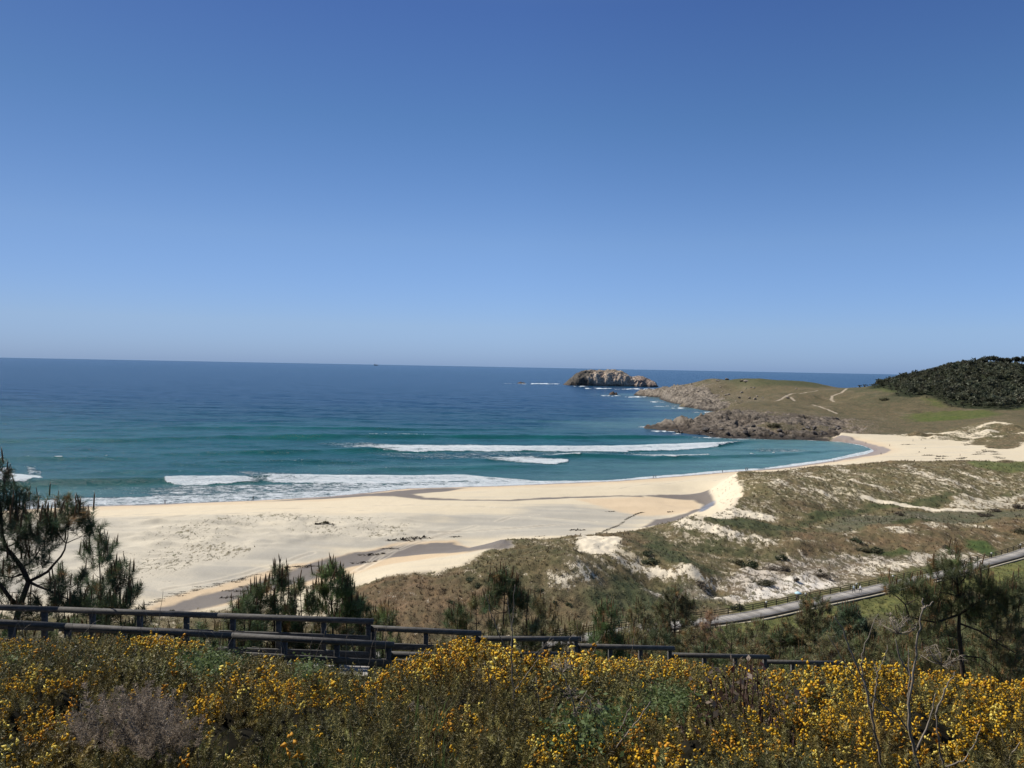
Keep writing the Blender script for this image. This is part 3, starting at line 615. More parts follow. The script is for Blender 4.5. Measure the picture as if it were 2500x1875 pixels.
crest([380, 560, 800, 950], [1130, 1128, 1126, 1126], [0, .6, .7, 0], 10, 5)
crest([-300, 36, 289, 420, 560, 650, 900, 1134, 1300], [1186, 1183, 1177, 1175, 1174, 1170, 1172, 1168, 1170], [1.3, 1.5, 1.7, 1.7, 1.5, 1.3, 1.0, .8, .2], 9, 3.5)
crest([-300, 60, 300, 600], [1124, 1121, 1118, 1116], [.9, .9, .7, 0], 10, 5)
crest([1100, 1250, 1420, 1600, 1900, 2070], [1124, 1122, 1112, 1120, 1112, 1098], [0, .8, 1.1, 1.0, .8, .2], 9, 4)
crest([820, 950, 1250, 1420], [1150, 1146, 1139, 1138], [0, .7, .8, 0], 9, 5)
crest([100, 250, 420, 560], [1157, 1154, 1152, 1150], [0, .7, .7, 0], 9, 5)
crest([1540, 1700, 1850, 1990], [1085, 1092, 1100, 1098], [0, .3, .5, .0], 8, 4)
sw = np.sin((SY + 25 * dx1 + 90 * dx3) / 55 * 2 * np.pi) * .28 + np.sin((SY * .93 + SX * .25 + 40 * dx3) / 31 * 2 * np.pi) * .12
hz += sw * sstep(20, 120, -sh) + fbm(SX / 16, SY / 7, 4, 77) * .42 * sstep(5, 40, -sh)
def band(xs, top, bot, inten, edge=.25, wob=1.0, rag=False):
    tp = np.interp(PX, xs, top) + dx1 * wob * 1.6 + dx2 * wob * 1.2; bt = np.interp(PX, xs, bot) + dx2 * wob * 1.6
    it = np.interp(PX, xs, inten, left=0, right=0)
    if rag: it = it * sstep(-.45, .15, rgn)
    th = np.maximum(bt - tp, .6)
    q = (PY - tp) / th
    f = sstep(0, edge, q) * (1 - sstep(1 - .12, 1.02, q)) * it
    foam[:] = np.maximum(foam, f); return f
fC = band([800, 881, 989, 1242, 1500, 1671, 1740, 1765, 1800, 1840], [1081, 1081, 1082, 1085, 1088, 1083.5, 1081, 1082, 1080, 1077], [1092, 1101, 1106, 1103, 1104, 1100, 1094, 1089, 1083, 1079], [.25, .6, .85, .95, .95, .95, 1, .8, .6, 0], .3)
fD = band([1120, 1206, 1290, 1350, 1385, 1392], [1106, 1110, 1112, 1116, 1119, 1122], [1116, 1126, 1134, 1137, 1131, 1125], [0, .65, .85, 1, 1, 0], .5)
band([1330, 1358, 1415, 1422], [1110, 1109.5, 1108.5, 1111], [1111, 1113, 1114, 1113], [0, .8, 1, 0], .2)
band([800, 900, 1000, 1200, 1400, 1550, 1700], [1098, 1100, 1104, 1104, 1102, 1104, 1100], [1104, 1112, 1122, 1124, 1112, 1116, 1106], [0, .35, .42, .42, .36, .40, 0], .3)
band([740, 800, 900, 960], [1076, 1078, 1080, 1082], [1086, 1090, 1092, 1090], [0, .42, .5, 0], .3)
fE = band([1470, 1520, 1600, 1650, 1731, 1734], [1108, 1107, 1106, 1109, 1109, 1110], [1110, 1114, 1119, 1120, 1113, 1112], [0, .55, .75, .95, 1, 0], .5)
band([395, 405, 425, 450, 564, 600, 640], [1176, 1175, 1172, 1171, 1168, 1170, 1174], [1177, 1179, 1184, 1186, 1182, 1179, 1178], [0, .9, 1, 1, .95, .85, .5], .25, 2.6)
band([570, 640, 669, 881, 1025, 1134, 1200, 1315, 1420], [1166, 1163, 1161, 1163, 1165, 1164, 1168, 1173, 1176], [1172, 1176, 1182, 1184, 1180, 1176, 1178, 1180, 1182], [.3, .55, .8, .95, .95, .95, .8, .7, .5], .15)
band([330, 380, 450, 700, 900, 1242, 1500], [1200, 1192, 1184, 1181, 1179, 1174, 1172], [1240, 1238, 1236, 1220, 1204, 1189, 1177], [.0, .52, .58, .60, .66, .8, .85], .08)
band([-300, 100, 195, 300, 401, 615, 800, 990, 1242, 1500, 1763, 1850], [1225, 1216, 1212, 1211, 1208, 1200, 1197, 1184, 1180, 1171, 1148, 1143], [1262, 1248, 1239, 1235, 1232, 1224, 1215, 1194, 1188, 1176, 1155, 1149], [.75, .75, .75, .72, .72, .7, .75, .9, 1, 1, 1, .9], .25)
band([1850, 1938, 2026, 2070, 2114, 2140], [1143, 1131, 1120, 1110, 1100, 1092], [1149, 1140, 1128, 1119, 1111, 1103], [.6, 1, .95, .85, .85, .8], .3)
band([1960, 2056, 2100, 2130], [1073, 1077, 1083, 1090], [1076, 1080, 1088, 1098], [.5, .8, .7, .7], .2)
band([-200, 0, 60, 100, 108], [1148, 1150, 1158, 1163, 1168], [1190, 1186, 1186, 1176, 1170], [1, 1, .95, .9, 0], .15)
band([-200, 20, 30], [1140, 1140, 1143], [1152, 1154, 1150], [.7, .7, 0], .3)
band([60, 70, 100, 104], [1140, 1139, 1146, 1150], [1143, 1160, 1160, 1152], [0, .55, .55, 0], .3)
band([500, 600, 760, 800], [1150, 1148, 1156, 1160], [1160, 1162, 1166, 1166], [0, .5, .45, 0], .3)
band([60, 250, 400, 560], [1188, 1186, 1184, 1184], [1214, 1212, 1208, 1204], [.0, .30, .42, .2], .3)
band([1830, 1850, 1950, 2060], [1094, 1093, 1097, 1104], [1098, 1105, 1106, 1106], [0, .42, .5, 0], .3)
for x0, x1, y0, th, it in [(58, 72, 1119.5, 2, .9), (134, 156, 1119.5, 2.2, 1), (250, 262, 1115, 2, 1), (60, 86, 1140, 1.8, .9), (1268, 1376, 936.5, 2.4, 1), (1398, 1432, 943, 3, 1), (1430, 1500, 948, 2.4, 1), (1500, 1612, 949.5, 2.6, 1), (1228, 1268, 936, 1.4, .6),
                           (1468, 1515, 966, 2.6, .9), (1525, 1584, 968.5, 3.6, 1), (1588, 1622, 980.5, 4.5, 1), (1596, 1672, 991.5, 2.2, .8), (1640, 1676, 996, 4, .9), (1688, 1762, 1006, 3, .9), (1570, 1576, 1051, 2, .5),
                           (1558, 1604, 1042, 3, .8), (1600, 1655, 1047, 3, .9), (1588, 1680, 1052.5, 5, 1), (1644, 1662, 1059, 5, 1), (1600, 1655, 1030.5, 2.4, .8), (1692, 1712, 1030, 5, 1), (1684, 1708, 1024, 2, .5), (1530, 1575, 1026, 2, .4),
                           (1682, 1768, 1069, 2.8, .9), (1768, 1845, 1071.5, 2.4, .9), (900, 1070, 1065.3, 2.4, .8), (980, 1000, 1064.6, 4, 1), (1640, 1648, 1113, 2, .0), (1828, 1840, 1107.5, 2.2, .9), (1877, 1890, 1106.5, 1.8, .9), (1340, 1352, 1113, 2, .8), (1960, 2012, 1075, 2, .7)]:
    xm = (x0 + x1) / 2; hh = np.array([.1, .5, 1, .6, .1]) * th / 2
    band([x0 - 6, x0, xm, x1, x1 + 6], y0 - hh, y0 + hh + .3, [0, it * .8, it, it * .8, 0], .3, .9, True)
fringe = sstep(-8, -1, sh) * ((PY < 1075)) * (SY > 450) * .75 * sstep(-.2, .25, dx1 + dx2)
foam = np.maximum(foam, fringe)
light = band([-200, 300, 700, 1100, 1250], [1125, 1112, 1108, 1100, 1100], [1165, 1166, 1162, 1150, 1140], [.0, .10, .24, .2, 0], .3)
hz += foam * np.where(PY < 1183, .55, .12) * (PY > 1060)
hz *= sstep(0, 25, -sh) * (1 - .7 * sstep(1500, 4000, SY))
# water colour follows depth and distance, except on wave fronts
dd = -sh + dx3 * 60
c_sh, c_teal, c_blue, c_deep = np.array([.085, .17, .165]), np.array([.009, .072, .082]), np.array([.001, .036, .066]), np.array([.001, .032, .074])
WC = np.zeros((len(SX), 3)); yy_ = PY - (PX - 1250) * .0188 * .6
def lerp(a, b, t): return a + (b - a) * t[:, None]
WC[:] = c_deep; WC = lerp(WC, c_blue, sstep(1100, 750, SY + dx3 * 200)); WC = lerp(WC, c_teal, sstep(820, 480, SY + dx3 * 160 + dx1 * 30)); WC = lerp(WC, c_sh, sstep(110, 10, dd) * .55)
bayr = sstep(1500, 1900, PX) * sstep(1066, 1082, PY); WC = lerp(WC, np.array([.095, .20, .205]), bayr * .7)
rk_ = sstep(1450, 1650, PX) * sstep(1040, 1052, PY) * (1 - sstep(1062, 1074, PY)); WC = lerp(WC, np.array([.008, .04, .09]), rk_ * .8)
WC = lerp(WC, np.array([.004, .070, .066]), np.clip(teal * 1.2, 0, 1) * .9)  # wave fronts painted darker teal, face and trough shade put into the colour
slick = sstep(.05, .4, fbm((SX + SY * .25) / 190, (SY - SX * .12) / 34, 4, 81)) * sstep(650, 900, SY)
t = NT("sea_water"); wc = t.attr("tone"); fo = t.attr("foam"); sl = t.attr("slick")
Pw = t.coord("Object", (.5, 1.0, 1)); n1 = t.noise(Pw, .33, 6, .62); n2 = t.noise(Pw, 1.6, 4, .65); n3 = t.noise(t.coord("Object", (.10, .30, 1)), .28, 5, .65)
lace = t.math('ADD', t.math('MULTIPLY', t.noise(t.coord("Object", (.55, .9, 1)), .95, 6, .72, 1.4), .6), t.math('MULTIPLY', n1, .4))
lace = t.math('ADD', t.math('MULTIPLY', t.math('SUBTRACT', lace, .5), 2.6), .5)
fm = t.smooth(t.math('SUBTRACT', fo.outputs["Fac"], t.math('MULTIPLY', lace, 1.12)), -.12, .16)
fm = t.math('MULTIPLY', fm, t.smooth(fo.outputs["Fac"], .03, .15))
col = t.mix(1.0, wc.outputs["Color"], t.ramp(n3, [(.3, (.72, .76, .8)), (.7, (1.35, 1.3, 1.25))]), 'MULTIPLY')
col = t.mix(t.math('MULTIPLY', sl.outputs["Fac"], .14), col, (.035, .08, .17))
fcol = t.ramp(lace, [(.15, (.90, .91, .91)), (.75, (.62, .70, .72))])
t.base(t.mix(fm, col, fcol), .3, .5); t.b.inputs["IOR"].default_value = 1.33
t.link(t.smooth(fm, 0, 1, .22, .8), t.b.inputs["Roughness"]); t.link(t.smooth(fm, 0, 1, .13, .1), t.b.inputs["Specular IOR Level"])
t.bump(t.math('ADD', t.math('ADD', n1, t.math('MULTIPLY', n2, .3)), t.math('MULTIPLY', fm, t.math('SUBTRACT', 1.2, lace))), .9, 1.3)
idx = np.arange(len(SX)).reshape(SA.shape); Qs = np.stack([idx[:-1, :-1], idx[:-1, 1:], idx[1:, 1:], idx[1:, :-1]], -1).reshape(-1, 4)
hs = sh.copy(); Qs = Qs[hs[Qs].min(1) < 12]
u, inv = np.unique(Qs, return_inverse=True)
sea = link("sea_water", mesh_np("sea_water", np.stack([SX, SY, hz + .05], 1)[u], inv.reshape(-1, 4), [t.m], smooth=True, attrs=dict(tone=WC[u], foam=foam[u], slick=slick[u])))
sea["kind"] = "structure"
# ------------------------------------------------------------------ materials for the things
rng = np.random.RandomState(11)
def leafmat(name, rough=.6, trans=.25, spec=.3):
    t = NT(name); c = t.attr("tint"); t.base(c.outputs["Color"], rough, spec)
    tr = t.new("ShaderNodeBsdfTranslucent"); t.link(c.outputs["Color"], tr.inputs[0])
    mx = t.new("ShaderNodeMixShader"); mx.inputs[0].default_value = trans
    t.link(t.b.outputs[0], mx.inputs[1]); t.link(tr.outputs[0], mx.inputs[2]); t.link(mx.outputs[0], t.out.inputs[0]); return t.m
M_LEAF = leafmat("foliage", .6, .35); M_NEED = leafmat("pine_needles", .5, .3, .35); M_FLOW = leafmat("gorse_flower", .6, .35, .2)
M_BARK = simple("pine_bark", (.055, .042, .034), .9, .15, .5, 14); M_DRY = simple("dry_stem", (.21, .175, .135), .8, .2, .35, 20)
M_SHOOT = simple("pine_shoot", (.11, .062, .03), .8, .2, .3, 20); M_RED = simple("russet_stem", (.06, .03, .022), .7, .3, .3, 20)
t = NT("weathered_timber"); nn_ = t.noise(t.coord("Object", (1, 1, 6)), 4, 6, .6); n2_ = t.noise(t.coord("Object"), 22, 4)
t.base(t.mix(1.0, t.ramp(nn_, [(.3, (.040, .037, .033)), (.7, (.115, .105, .092))]), t.ramp(n2_, [(.3, (.75, .75, .75)), (.7, (1.2, 1.2, 1.2))]), 'MULTIPLY'), .75, .3); t.bump(n2_, .4, .01); M_TIMBER = t.m
t = NT("grey_decking"); cc = t.attr("along"); fr_ = t.math('FRACT', t.math('MULTIPLY', cc.outputs["Fac"], 1 / .145))
gap = t.math('GREATER_THAN', fr_, .09); pid = t.math('FLOOR', t.math('MULTIPLY', cc.outputs["Fac"], 1 / .58))
wn_t = t.new("ShaderNodeTexWhiteNoise", noise_dimensions='1D'); t.link(pid, wn_t.inputs["W"])
dk = t.mix(wn_t.outputs["Value"], (.20, .185, .165), (.40, .375, .345)); dk = t.mix(t.math('MULTIPLY', t.noise(t.coord("Object"), 1.3, 5, .65), .6), dk, (.30, .275, .24)); dk = t.mix(gap, (.07, .06, .05), dk)
t.base(dk, .85, .2); M_DECK = t.m
M_RAILF = simple("brown_post", (.040, .036, .026), .85, .2, .3, 3)
# ------------------------------------------------------------------ island and skerries
def rock_relief(name, outline, prof, xs, d, depth, seed, mats, tones, nx=220, ny=90):
    """rocky islet: prof(px)->height along its length, rounded front to back"""
    x0, x1 = outline
    u = np.linspace(0, 1, nx); w = np.linspace(-1, 1, ny); U, Wd = np.meshgrid(u, w)
    PXs = x0 + (x1 - x0) * U; P = at(PXs.ravel(), np.full(PXs.size, 905.0 + 0 * PXs.size), d).reshape(ny, nx, 3)
    XX = P[..., 0]; n1 = fbm(XX / 30, Wd * 3, 4, seed); YY = d + Wd * depth * (1 + .25 * n1)
    h = np.interp(PXs, xs, prof); cs = np.clip(1 - np.abs(Wd) ** 3.2, 0, 1) ** .7
    rd = ridged(XX / 26 + YY / 60, YY / 16 - XX / 50, 5, seed + 4)
    hh = h * cs * (1 + .10 * n1) + rd * np.minimum(h * cs, 9) * .55 + rd * np.clip(h * cs, 0, 3) * .3 - 1.0
    c = tones(PXs, hh, n1, rd)
    V = np.stack([XX, YY, hh], -1).reshape(-1, 3); idx = np.arange(nx * ny).reshape(ny, nx)
    Qd = np.stack([idx[:-1, :-1], idx[:-1, 1:], idx[1:, 1:], idx[1:, :-1]], -1).reshape(-1, 4)
    return mesh_np(name, V, Qd, mats, attrs=dict(ground=c.reshape(-1, 3), veg=np.full((V.shape[0], 3), .05), cover=np.zeros(len(V))))
def isl_tone(px, h, n, rd):
    c = np.empty(px.shape + (3,)); c[:] = (.56, .43, .33)
    def pt(m, col): c[:] = c + m[..., None] * (np.array(col) - c)
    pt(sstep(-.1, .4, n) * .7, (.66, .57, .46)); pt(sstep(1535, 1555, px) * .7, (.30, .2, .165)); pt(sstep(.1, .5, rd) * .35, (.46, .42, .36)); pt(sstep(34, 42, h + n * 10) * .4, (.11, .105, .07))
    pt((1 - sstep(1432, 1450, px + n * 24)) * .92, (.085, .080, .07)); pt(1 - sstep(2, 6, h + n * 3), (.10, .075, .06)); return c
o = link("rock_island", rock_relief("rock_island", (1376, 1602), [0, 6, 19, 33, 39, 43, 41, 44, 44, 40, 33, 23, 24, 27, 25, 19, 12, 0], [1376, 1384, 1396, 1409, 1425, 1450, 1470, 1490, 1505, 1517, 1530, 1541, 1548, 1560, 1570, 1582, 1595, 1602], 2260, 55, 3, [MAT_ROCK], isl_tone))
tag(o, "rugged pale rock island with a dark left face rising from the open sea", "island")
def sk_tone(px, h, n, rd):
    c = np.empty(px.shape + (3,)); c[:] = (.12, .085, .065); return c
for lb, x0, x1, d, hgt, dp in [("low dark reef awash in a line of surf left of the rock island", 1262, 1284, 2330, 4.0, 9), ("small brown reef in foam off the headland tip below the island", 1486, 1510, 1480, 5.0, 8),
                           ("flat reef trailing off the far tip of the headland", 1546, 1600, 1490, 5.5, 12), ("small dark reef ringed by foam off the near rocky point", 1572, 1606, 655, 2.6, 5)]:
    k = (x0 + x1) / 2
    tag(link("reef_rock", rock_relief("reef_rock", (x0, x1), [0, hgt * .7, hgt, hgt * .5, hgt * .8, 0], [x0, x0 + (k - x0) * .5, k, k + (x1 - k) * .3, k + (x1 - k) * .6, x1], d, dp, int(x0) % 50, [MAT_ROCK], sk_tone, 50, 20)), lb, "reef", "reefs breaking the surface off the headland")
# ------------------------------------------------------------------ boulders
def boulder(seed, n=10):
    r = np.random.RandomState(seed); bm = bmesh.new(); bmesh.ops.create_icosphere(bm, subdivisions=3, radius=1)
    pl = [(Vector(r.randn(3)).normalized(), .55 + r.rand() * .35) for _ in range(n)]
    for v in bm.verts:
        for q, dd_ in pl:
            e = v.co.dot(q) - dd_
            if e > 0: v.co -= q * e * .9
        v.co *= 1 + .06 * r.randn()
    me = bpy.data.meshes.new("boulder"); bm.to_mesh(me); bm.free()
    return me
M_BOULD = simple("granite_boulder", (.30, .25, .20), .85, .2, .4, 1.5); M_DBOULD = simple("wet_dark_rock", (.06, .048, .040), .6, .4, .4, 1.5)
B_ = []
for s in range(6):
    me = boulder(40 + s); me.materials.append(M_BOULD); B_.append(me)
BD_ = []
for s in range(3):
    me = boulder(50 + s); me.materials.append(M_DBOULD); BD_.append(me)
def put_rock(px, py, sx, sy, sz, me, lb, grp=None, nm="boulder", cat="boulder", sink=.3):
    p = hit(px, py)[0]; z = gz(p[0], p[1])
    o = link(nm, me, None, (p[0], p[1], max(z, 0) + sz * (1 - sink) - .1)); o.scale = (sx, sy, sz); o.rotation_euler = (rng.uniform(-.3, .3), rng.uniform(-.3, .3), rng.uniform(0, 6)); return tag(o, lb, cat, grp)
r2 = np.random.RandomState(5)
for i in range(26):
    a = r2.rand(); px = 1640 + 230 * a + r2.randn() * 14; py = 990 - 55 * (1 - a * .35) + r2.randn() * 12 + 14
    if i > 15: px = 1760 + 230 * r2.rand(); py = 948 + 30 * r2.rand()
    s = r2.uniform(.9, 2.2)
    put_rock(px, py, s * 1.5, s, s * .8, B_[i % 6], "pale granite boulder scattered on the slope of the far headland", "boulders scattered on the far headland")
for i in range(44):
    px = 1650 + 400 * r2.rand(); py = 1048 + 18 * r2.rand() - 6 * (px - 1650) / 400
    s = r2.uniform(.8, 2.2)
    put_rock(px, py, s * 1.6, s, s * .8, BD_[i % 3], "dark rock in the jagged shore platform of the near point" if py > 1060 else "brown rock in the jagged shore platform of the near point",
             "dark rocks on the shore platform" if py > 1060 else "brown rocks on the shore platform", "shore_rock", "rock")
for px, py in [(1762, 924), (1752, 930), (1775, 927), (1810, 930), (1822, 931)]:
    put_rock(px, py + 1, 4.5, 3, 1.8, B_[px % 6], "pale outcrop rock on the crest of the far headland", "outcrop rocks on the headland crest")
p = hit(1780, 922.5)[0]; cn = empty("stone_cairn", (p[0], p[1], gz(p[0], p[1]))); tag(cn, "pale stone cairn standing on the crest of the far headland", "cairn")
for dx, dz, s in [(0, .7, 1.4), (.5, 2.0, 1.1), (-.6, 2.4, .9), (.2, 3.6, .9), (.7, 4.9, .5)]:
    q = link("stone", B_[int(dz * 3) % 6], cn, (dx, 0, dz)); q.scale = (s, s, s * .8)
# seaweed heaps, stones and drift on the beaches
def clump(seed):
    r = np.random.RandomState(seed); pv = []; T = []
    for k in range(40):
        a = r.rand() * 6.28; q = r.rand() ** .5; b = np.array([math.cos(a) * q, math.sin(a) * q * .5, r.rand() * .25 * (1 - q)])
        u = r.randn(3) * .22; v = r.randn(3) * .22; u[2] *= .5; n = len(pv); pv += [b, b + u, b + v]; T.append((n, n + 1, n + 2))
    return mesh_np("seaweed", np.array(pv), np.array(T), [M_WEED])
M_WEED = simple("dry_seaweed", (.055, .045, .032), .85, .2, .4, 4)
SW = [clump(60 + i) for i in range(4)]
def weed(px, py, s, lb, grp, asp=1.0, rz=0.0):
    p = hit(px, py)[0]; o = link("seaweed", SW[rng.randint(4)], None, (p[0], p[1], gz(p[0], p[1]) + .02)); o.scale = (s * asp, s, s * .8); o.rotation_euler = (0, 0, rz); tag(o, lb, "seaweed", grp)
for px, py in [(2352, 1073), (2357, 1078), (2362, 1076), (2368, 1074), (2372, 1073), (2365, 1085), (2370, 1086), (2355, 1084), (2362, 1087), (2372, 1080), (2380, 1069), (2378, 1066), (2325, 1061), (2335, 1062), (2310, 1063), (2315, 1066), (2345, 1060), (2368, 1060),
               (2405, 1100), (2400, 1104), (2408, 1103), (2412, 1102), (2390, 1104), (2385, 1110), (2378, 1111), (2392, 1110), (2423, 1102), (2428, 1104), (2433, 1104), (2427, 1110), (2434, 1109), (2439, 1109), (2432, 1116), (2437, 1118), (2445, 1119), (2415, 1092), (2420, 1093), (2350, 1118), (2355, 1117), (2345, 1119), (2343, 1120)]:
    weed(px, py, rng.uniform(.9, 1.7), "dark seaweed heap scattered on the pale upper beach", "dark heaps scattered on the upper beach", 1.5)
for px, py in [(2302, 1115), (2308, 1114.5), (2275, 1112), (2268, 1112), (2215, 1086), (2300, 1119)]:
    weed(px, py, 1.6, "thin dark strand of seaweed on the smooth wide beach", "thin strands on the wide beach", 2.6)
for i in range(60):
    u = i / 59; px = 1455 + 115 * u; py = 1303 - 44 * u + 8 * math.sin(u * 5) - 6 * u * (1 - u) * 4 + rng.randn() * .8
    weed(px, py, rng.uniform(.25, .6), "small piece of wrack in the dark tide line beside the dune stream", "wrack in the tide line by the dune stream", 1.8, .5)
for i in range(70):
    u = rng.rand(); px = 330 + 420 * u; py = 1482 - 96 * u + rng.randn() * 3 - 10 * math.sin(u * 3)
    weed(px, py, rng.uniform(.18, .5), "small piece of wrack in the tide line above the lower stream", "wrack in the tide line above the lower stream", 2.2, .4)
for px, py, s in [(912, 1354, 1.6), (893, 1372, 1.5), (748, 1383, 1.2), (722, 1386, 1.0), (630, 1429, 1.6), (575, 1461, 1.2), (565, 1443, .8), (595, 1444, .9), (950, 1341, 1.0), (1010, 1315, 1.4), (1030, 1312, 1.6), (978, 1321, 1.8), (995, 1318, 1.4), (1118, 1311, .7), (1110, 1311, .6),
                  (1412, 1296, 1.1), (1408, 1294, .9), (1320, 1308, .7), (1490, 1248, .8), (1640, 1250, .8), (795, 1280, 1.5), (640, 1455, .9), (700, 1440, 1.0)]:
    weed(px, py, s, "dark scrap of seaweed lying on the sand flat", "scraps lying on the sand flat", 2.2, .2)
# ------------------------------------------------------------------ ship
sp = atz(918, 897.0, 0.0); sd_ = 30000.0; sp = at(918, 893.0, sd_); ship = empty("cargo_ship", (sp[0], sd_, 0)); tag(ship, "distant dark cargo ship on the horizon", "ship")
m = MB(); Lh = 75; pr = [(-Lh, 0, 0), (-Lh * .98, 0, 22), (Lh * .96, 0, 22), (Lh * 1.08, 0, 26), (Lh * .9, 0, 0)]
V_ = [(x, s * 14 * (1 if abs(x) < Lh * .95 else .3), z) for s in (-1, 1) for x, y, z in pr]
m.add(V_, [(0, 1, 6, 5), (1, 2, 7, 6), (2, 3, 8, 7), (3, 4, 9, 8), (4, 0, 5, 9)], [(0, 2, 1), (0, 4, 2), (2, 4, 3), (5, 6, 7), (5, 7, 9), (7, 8, 9)])
M_SHIP = simple("ship_paint", (.05, .065, .09), .6); link("hull", m.mesh("hull", [M_SHIP]), ship)
m = MB()
for x, w, z in [(-48, 30, 50), (-40, 18, 60), (30, 22, 44)]: m.beam((x, 0, 20), (x, 0, z), w, 22)
link("superstructure", m.mesh("superstructure", [M_SHIP]), ship)
# ------------------------------------------------------------------ walkway railings on the slope
FARP = [((-260, 1474), 18.3), ((905, 1521), 19.3)]
# (px, py of the top rail start), depth ; (end)
SEC = [((-260, 1473, 18.2), (905, 1517, 19.3)), ((906, 1533, 19.4), (1168, 1546, 20.2)), ((1167, 1559, 20.3), (1411, 1560, 21.4)), ((1409, 1577, 21.5), (1640, 1583, 22.8)), ((1638, 1599, 23.0), (1872, 1604, 24.5)),
       ((1870, 1616, 24.7), (2058, 1619, 26.3)), ((2057, 1631, 26.5), (2218, 1637, 28.3))]
NSEC = [((-260, 1505, 16.9), (955, 1574, 17.9)), ((950, 1597, 18.0), (1135, 1604, 18.7)), ((1134, 1640, 18.9), (1380, 1646, 19.9))]
def railing(name, secs, label, low=True):
    a0 = at(*secs[0][0]); root = empty(name, (0, 0, 0)); tag(root, label, "railing")
    for si, (a, b) in enumerate(secs):
        A = at(*a); B = at(*b); L = np.linalg.norm(B - A); d = (B - A) / L
        npost = max(2, int(round(L / 1.18)) + 1); ks = np.linspace(.06 / L, 1 - .06 / L, npost)
        nb = max(1, int(round(L / 3.6)))
        for k in range(nb):
            p = A + d * (L * k / nb + (.004 if k else -.04)); q = A + d * (L * (k + 1) / nb + (0 if k < nb - 1 else .07))
            m = MB(); m.beam(p, q, .15, .125, .3); link("top_rail", m.mesh("top_rail", [M_TIMBER]), root)
            for off in ((.43, .84) if low else (.43,)):
                off_ = np.array([0, -.045 if off < .5 else -.05, -off]); m = MB(); m.beam(p + off_ + d * .03, q + off_ - d * .09, .045, .16, .1); link("middle_rail" if off < .5 else "lower_rail", m.mesh("rail", [M_TIMBER]), root)
        for k in ks:
            P0 = A + d * (L * k); m = MB(); m.beam(P0 + np.array([0, .04, -.055]), P0 + np.array([0, .04, -1.45]), .115, .115, .08); link("post", m.mesh("post", [M_TIMBER]), root)
    return root
railing("wooden_railing", SEC, "dark wooden railing on the far side of the walkway, stepping down to the right")
railing("wooden_railing", NSEC, "dark wooden railing on the near side of the walkway, half hidden by gorse")
def ribbon(name, P, w0, w1, mat, z=0.0, kind="structure", thick=.12):
    P = np.asarray(P, float); T = np.gradient(P[:, :2], axis=0); T /= np.linalg.norm(T, axis=1)[:, None]; N = np.stack([T[:, 1], -T[:, 0]], 1)
    w0 = np.broadcast_to(w0, (len(P),))[:, None]; w1 = np.broadcast_to(w1, (len(P),))[:, None]
    a = np.hstack([P[:, :2] + N * w0, P[:, 2:3] + z]); b = np.hstack([P[:, :2] + N * w1, P[:, 2:3] + z]); dn = np.array([0, 0, -thick])
    s = np.concatenate([[0], np.cumsum(np.linalg.norm(np.diff(P, axis=0), axis=1))]); n = len(P)
    V = np.vstack([a, b, a + dn, b + dn]); i = np.arange(n - 1)
    Qd = np.vstack([np.stack([i, i + 1, n + i + 1, n + i], 1), np.stack([i, 2 * n + i, 2 * n + i + 1, i + 1], 1), np.stack([n + i, n + i + 1, 3 * n + i + 1, 3 * n + i], 1)])
    o = link(name, mesh_np(name, V, Qd, [mat], attrs=dict(along=np.tile(s, 4)))); 
    if kind: o["kind"] = kind
    return o
# walkway deck and its steps between the two railings
for si in range(len(SEC)):
    A = at(*SEC[si][0]) + np.array([0, 0, -1.06]); B = at(*SEC[si][1]) + np.array([0, 0, -1.06])
    if si == 0: A = A + np.array([0, 0, .0])
    n = 14; P = A + (B - A) * np.linspace(0, 1, n)[:, None]
    wd = 1.55
    ribbon("walkway_deck", P, .10, wd, M_DECK, 0, "structure", .16)
# ------------------------------------------------------------------ boardwalk in the valley
bx = np.array(BOARD, float); PB = np.array([atz(a, b, 4.0) for a, b in BOARD]); PB = PB[:]
sB = np.concatenate([[0], np.cumsum(np.linalg.norm(np.diff(PB[:, :2], axis=0), axis=1))]); sN = np.arange(0, sB[-1], 1.6)
# smooth plan curve
def smooth_curve(P, n):
    s = np.concatenate([[0], np.cumsum(np.linalg.norm(np.diff(P[:, :2], axis=0), axis=1))]); q = np.arange(0, s[-1], n)
    o = np.stack([np.interp(q, s, P[:, k]) for k in range(2)], 1)
    for _ in range(14): o[1:-1] = (o[:-2] + 2 * o[1:-1] + o[2:]) / 4
    return o
BC = smooth_curve(PB, 1.6); BZ = np.maximum(ground(BC[:, 0], BC[:, 1]), 0); 
for _ in range(20): BZ[1:-1] = (BZ[:-2] + 2 * BZ[1:-1] + BZ[2:]) / 4
BZ = BZ + .45; BL = np.hstack([BC, BZ[:, None]])
TT = np.gradient(BC, axis=0); TT /= np.linalg.norm(TT, axis=1)[:, None]; NB = np.stack([TT[:, 1], -TT[:, 0]], 1)   # to the right of travel = towards the viewer
ribbon("boardwalk", BL, 0.0, 3.6, M_DECK)
M_EDGE = simple("sand_strip", (.42, .37, .27), .9, .1, .15, 1.0); M_CURB = simple("curb_board", (.15, .12, .085), .9, .1, .3, 1.0)
ribbon("path_edging", BL, 3.6, 3.75, M_CURB, .10, "structure", .4); ribbon("sand_path", BL, 3.9, 4.45, M_EDGE, -.22, "structure", .1)
fence = empty("post_and_rail_fence", (0, 0, 0)); tag(fence, "long low post and rail fence along the seaward side of the valley boardwalk", "fence")
FP = np.hstack([BC - NB * .25, BZ[:, None]])
px_, py_, _ = pix(FP); vis = np.where((px_ > 900) & (px_ < 2560))[0]
stepn = max(1, int(np.ceil(len(vis) / 98))); vi = vis[::stepn]; first = None
seg = [vis[i:i + 12] for i in range(0, len(vis) - 1, 11)]
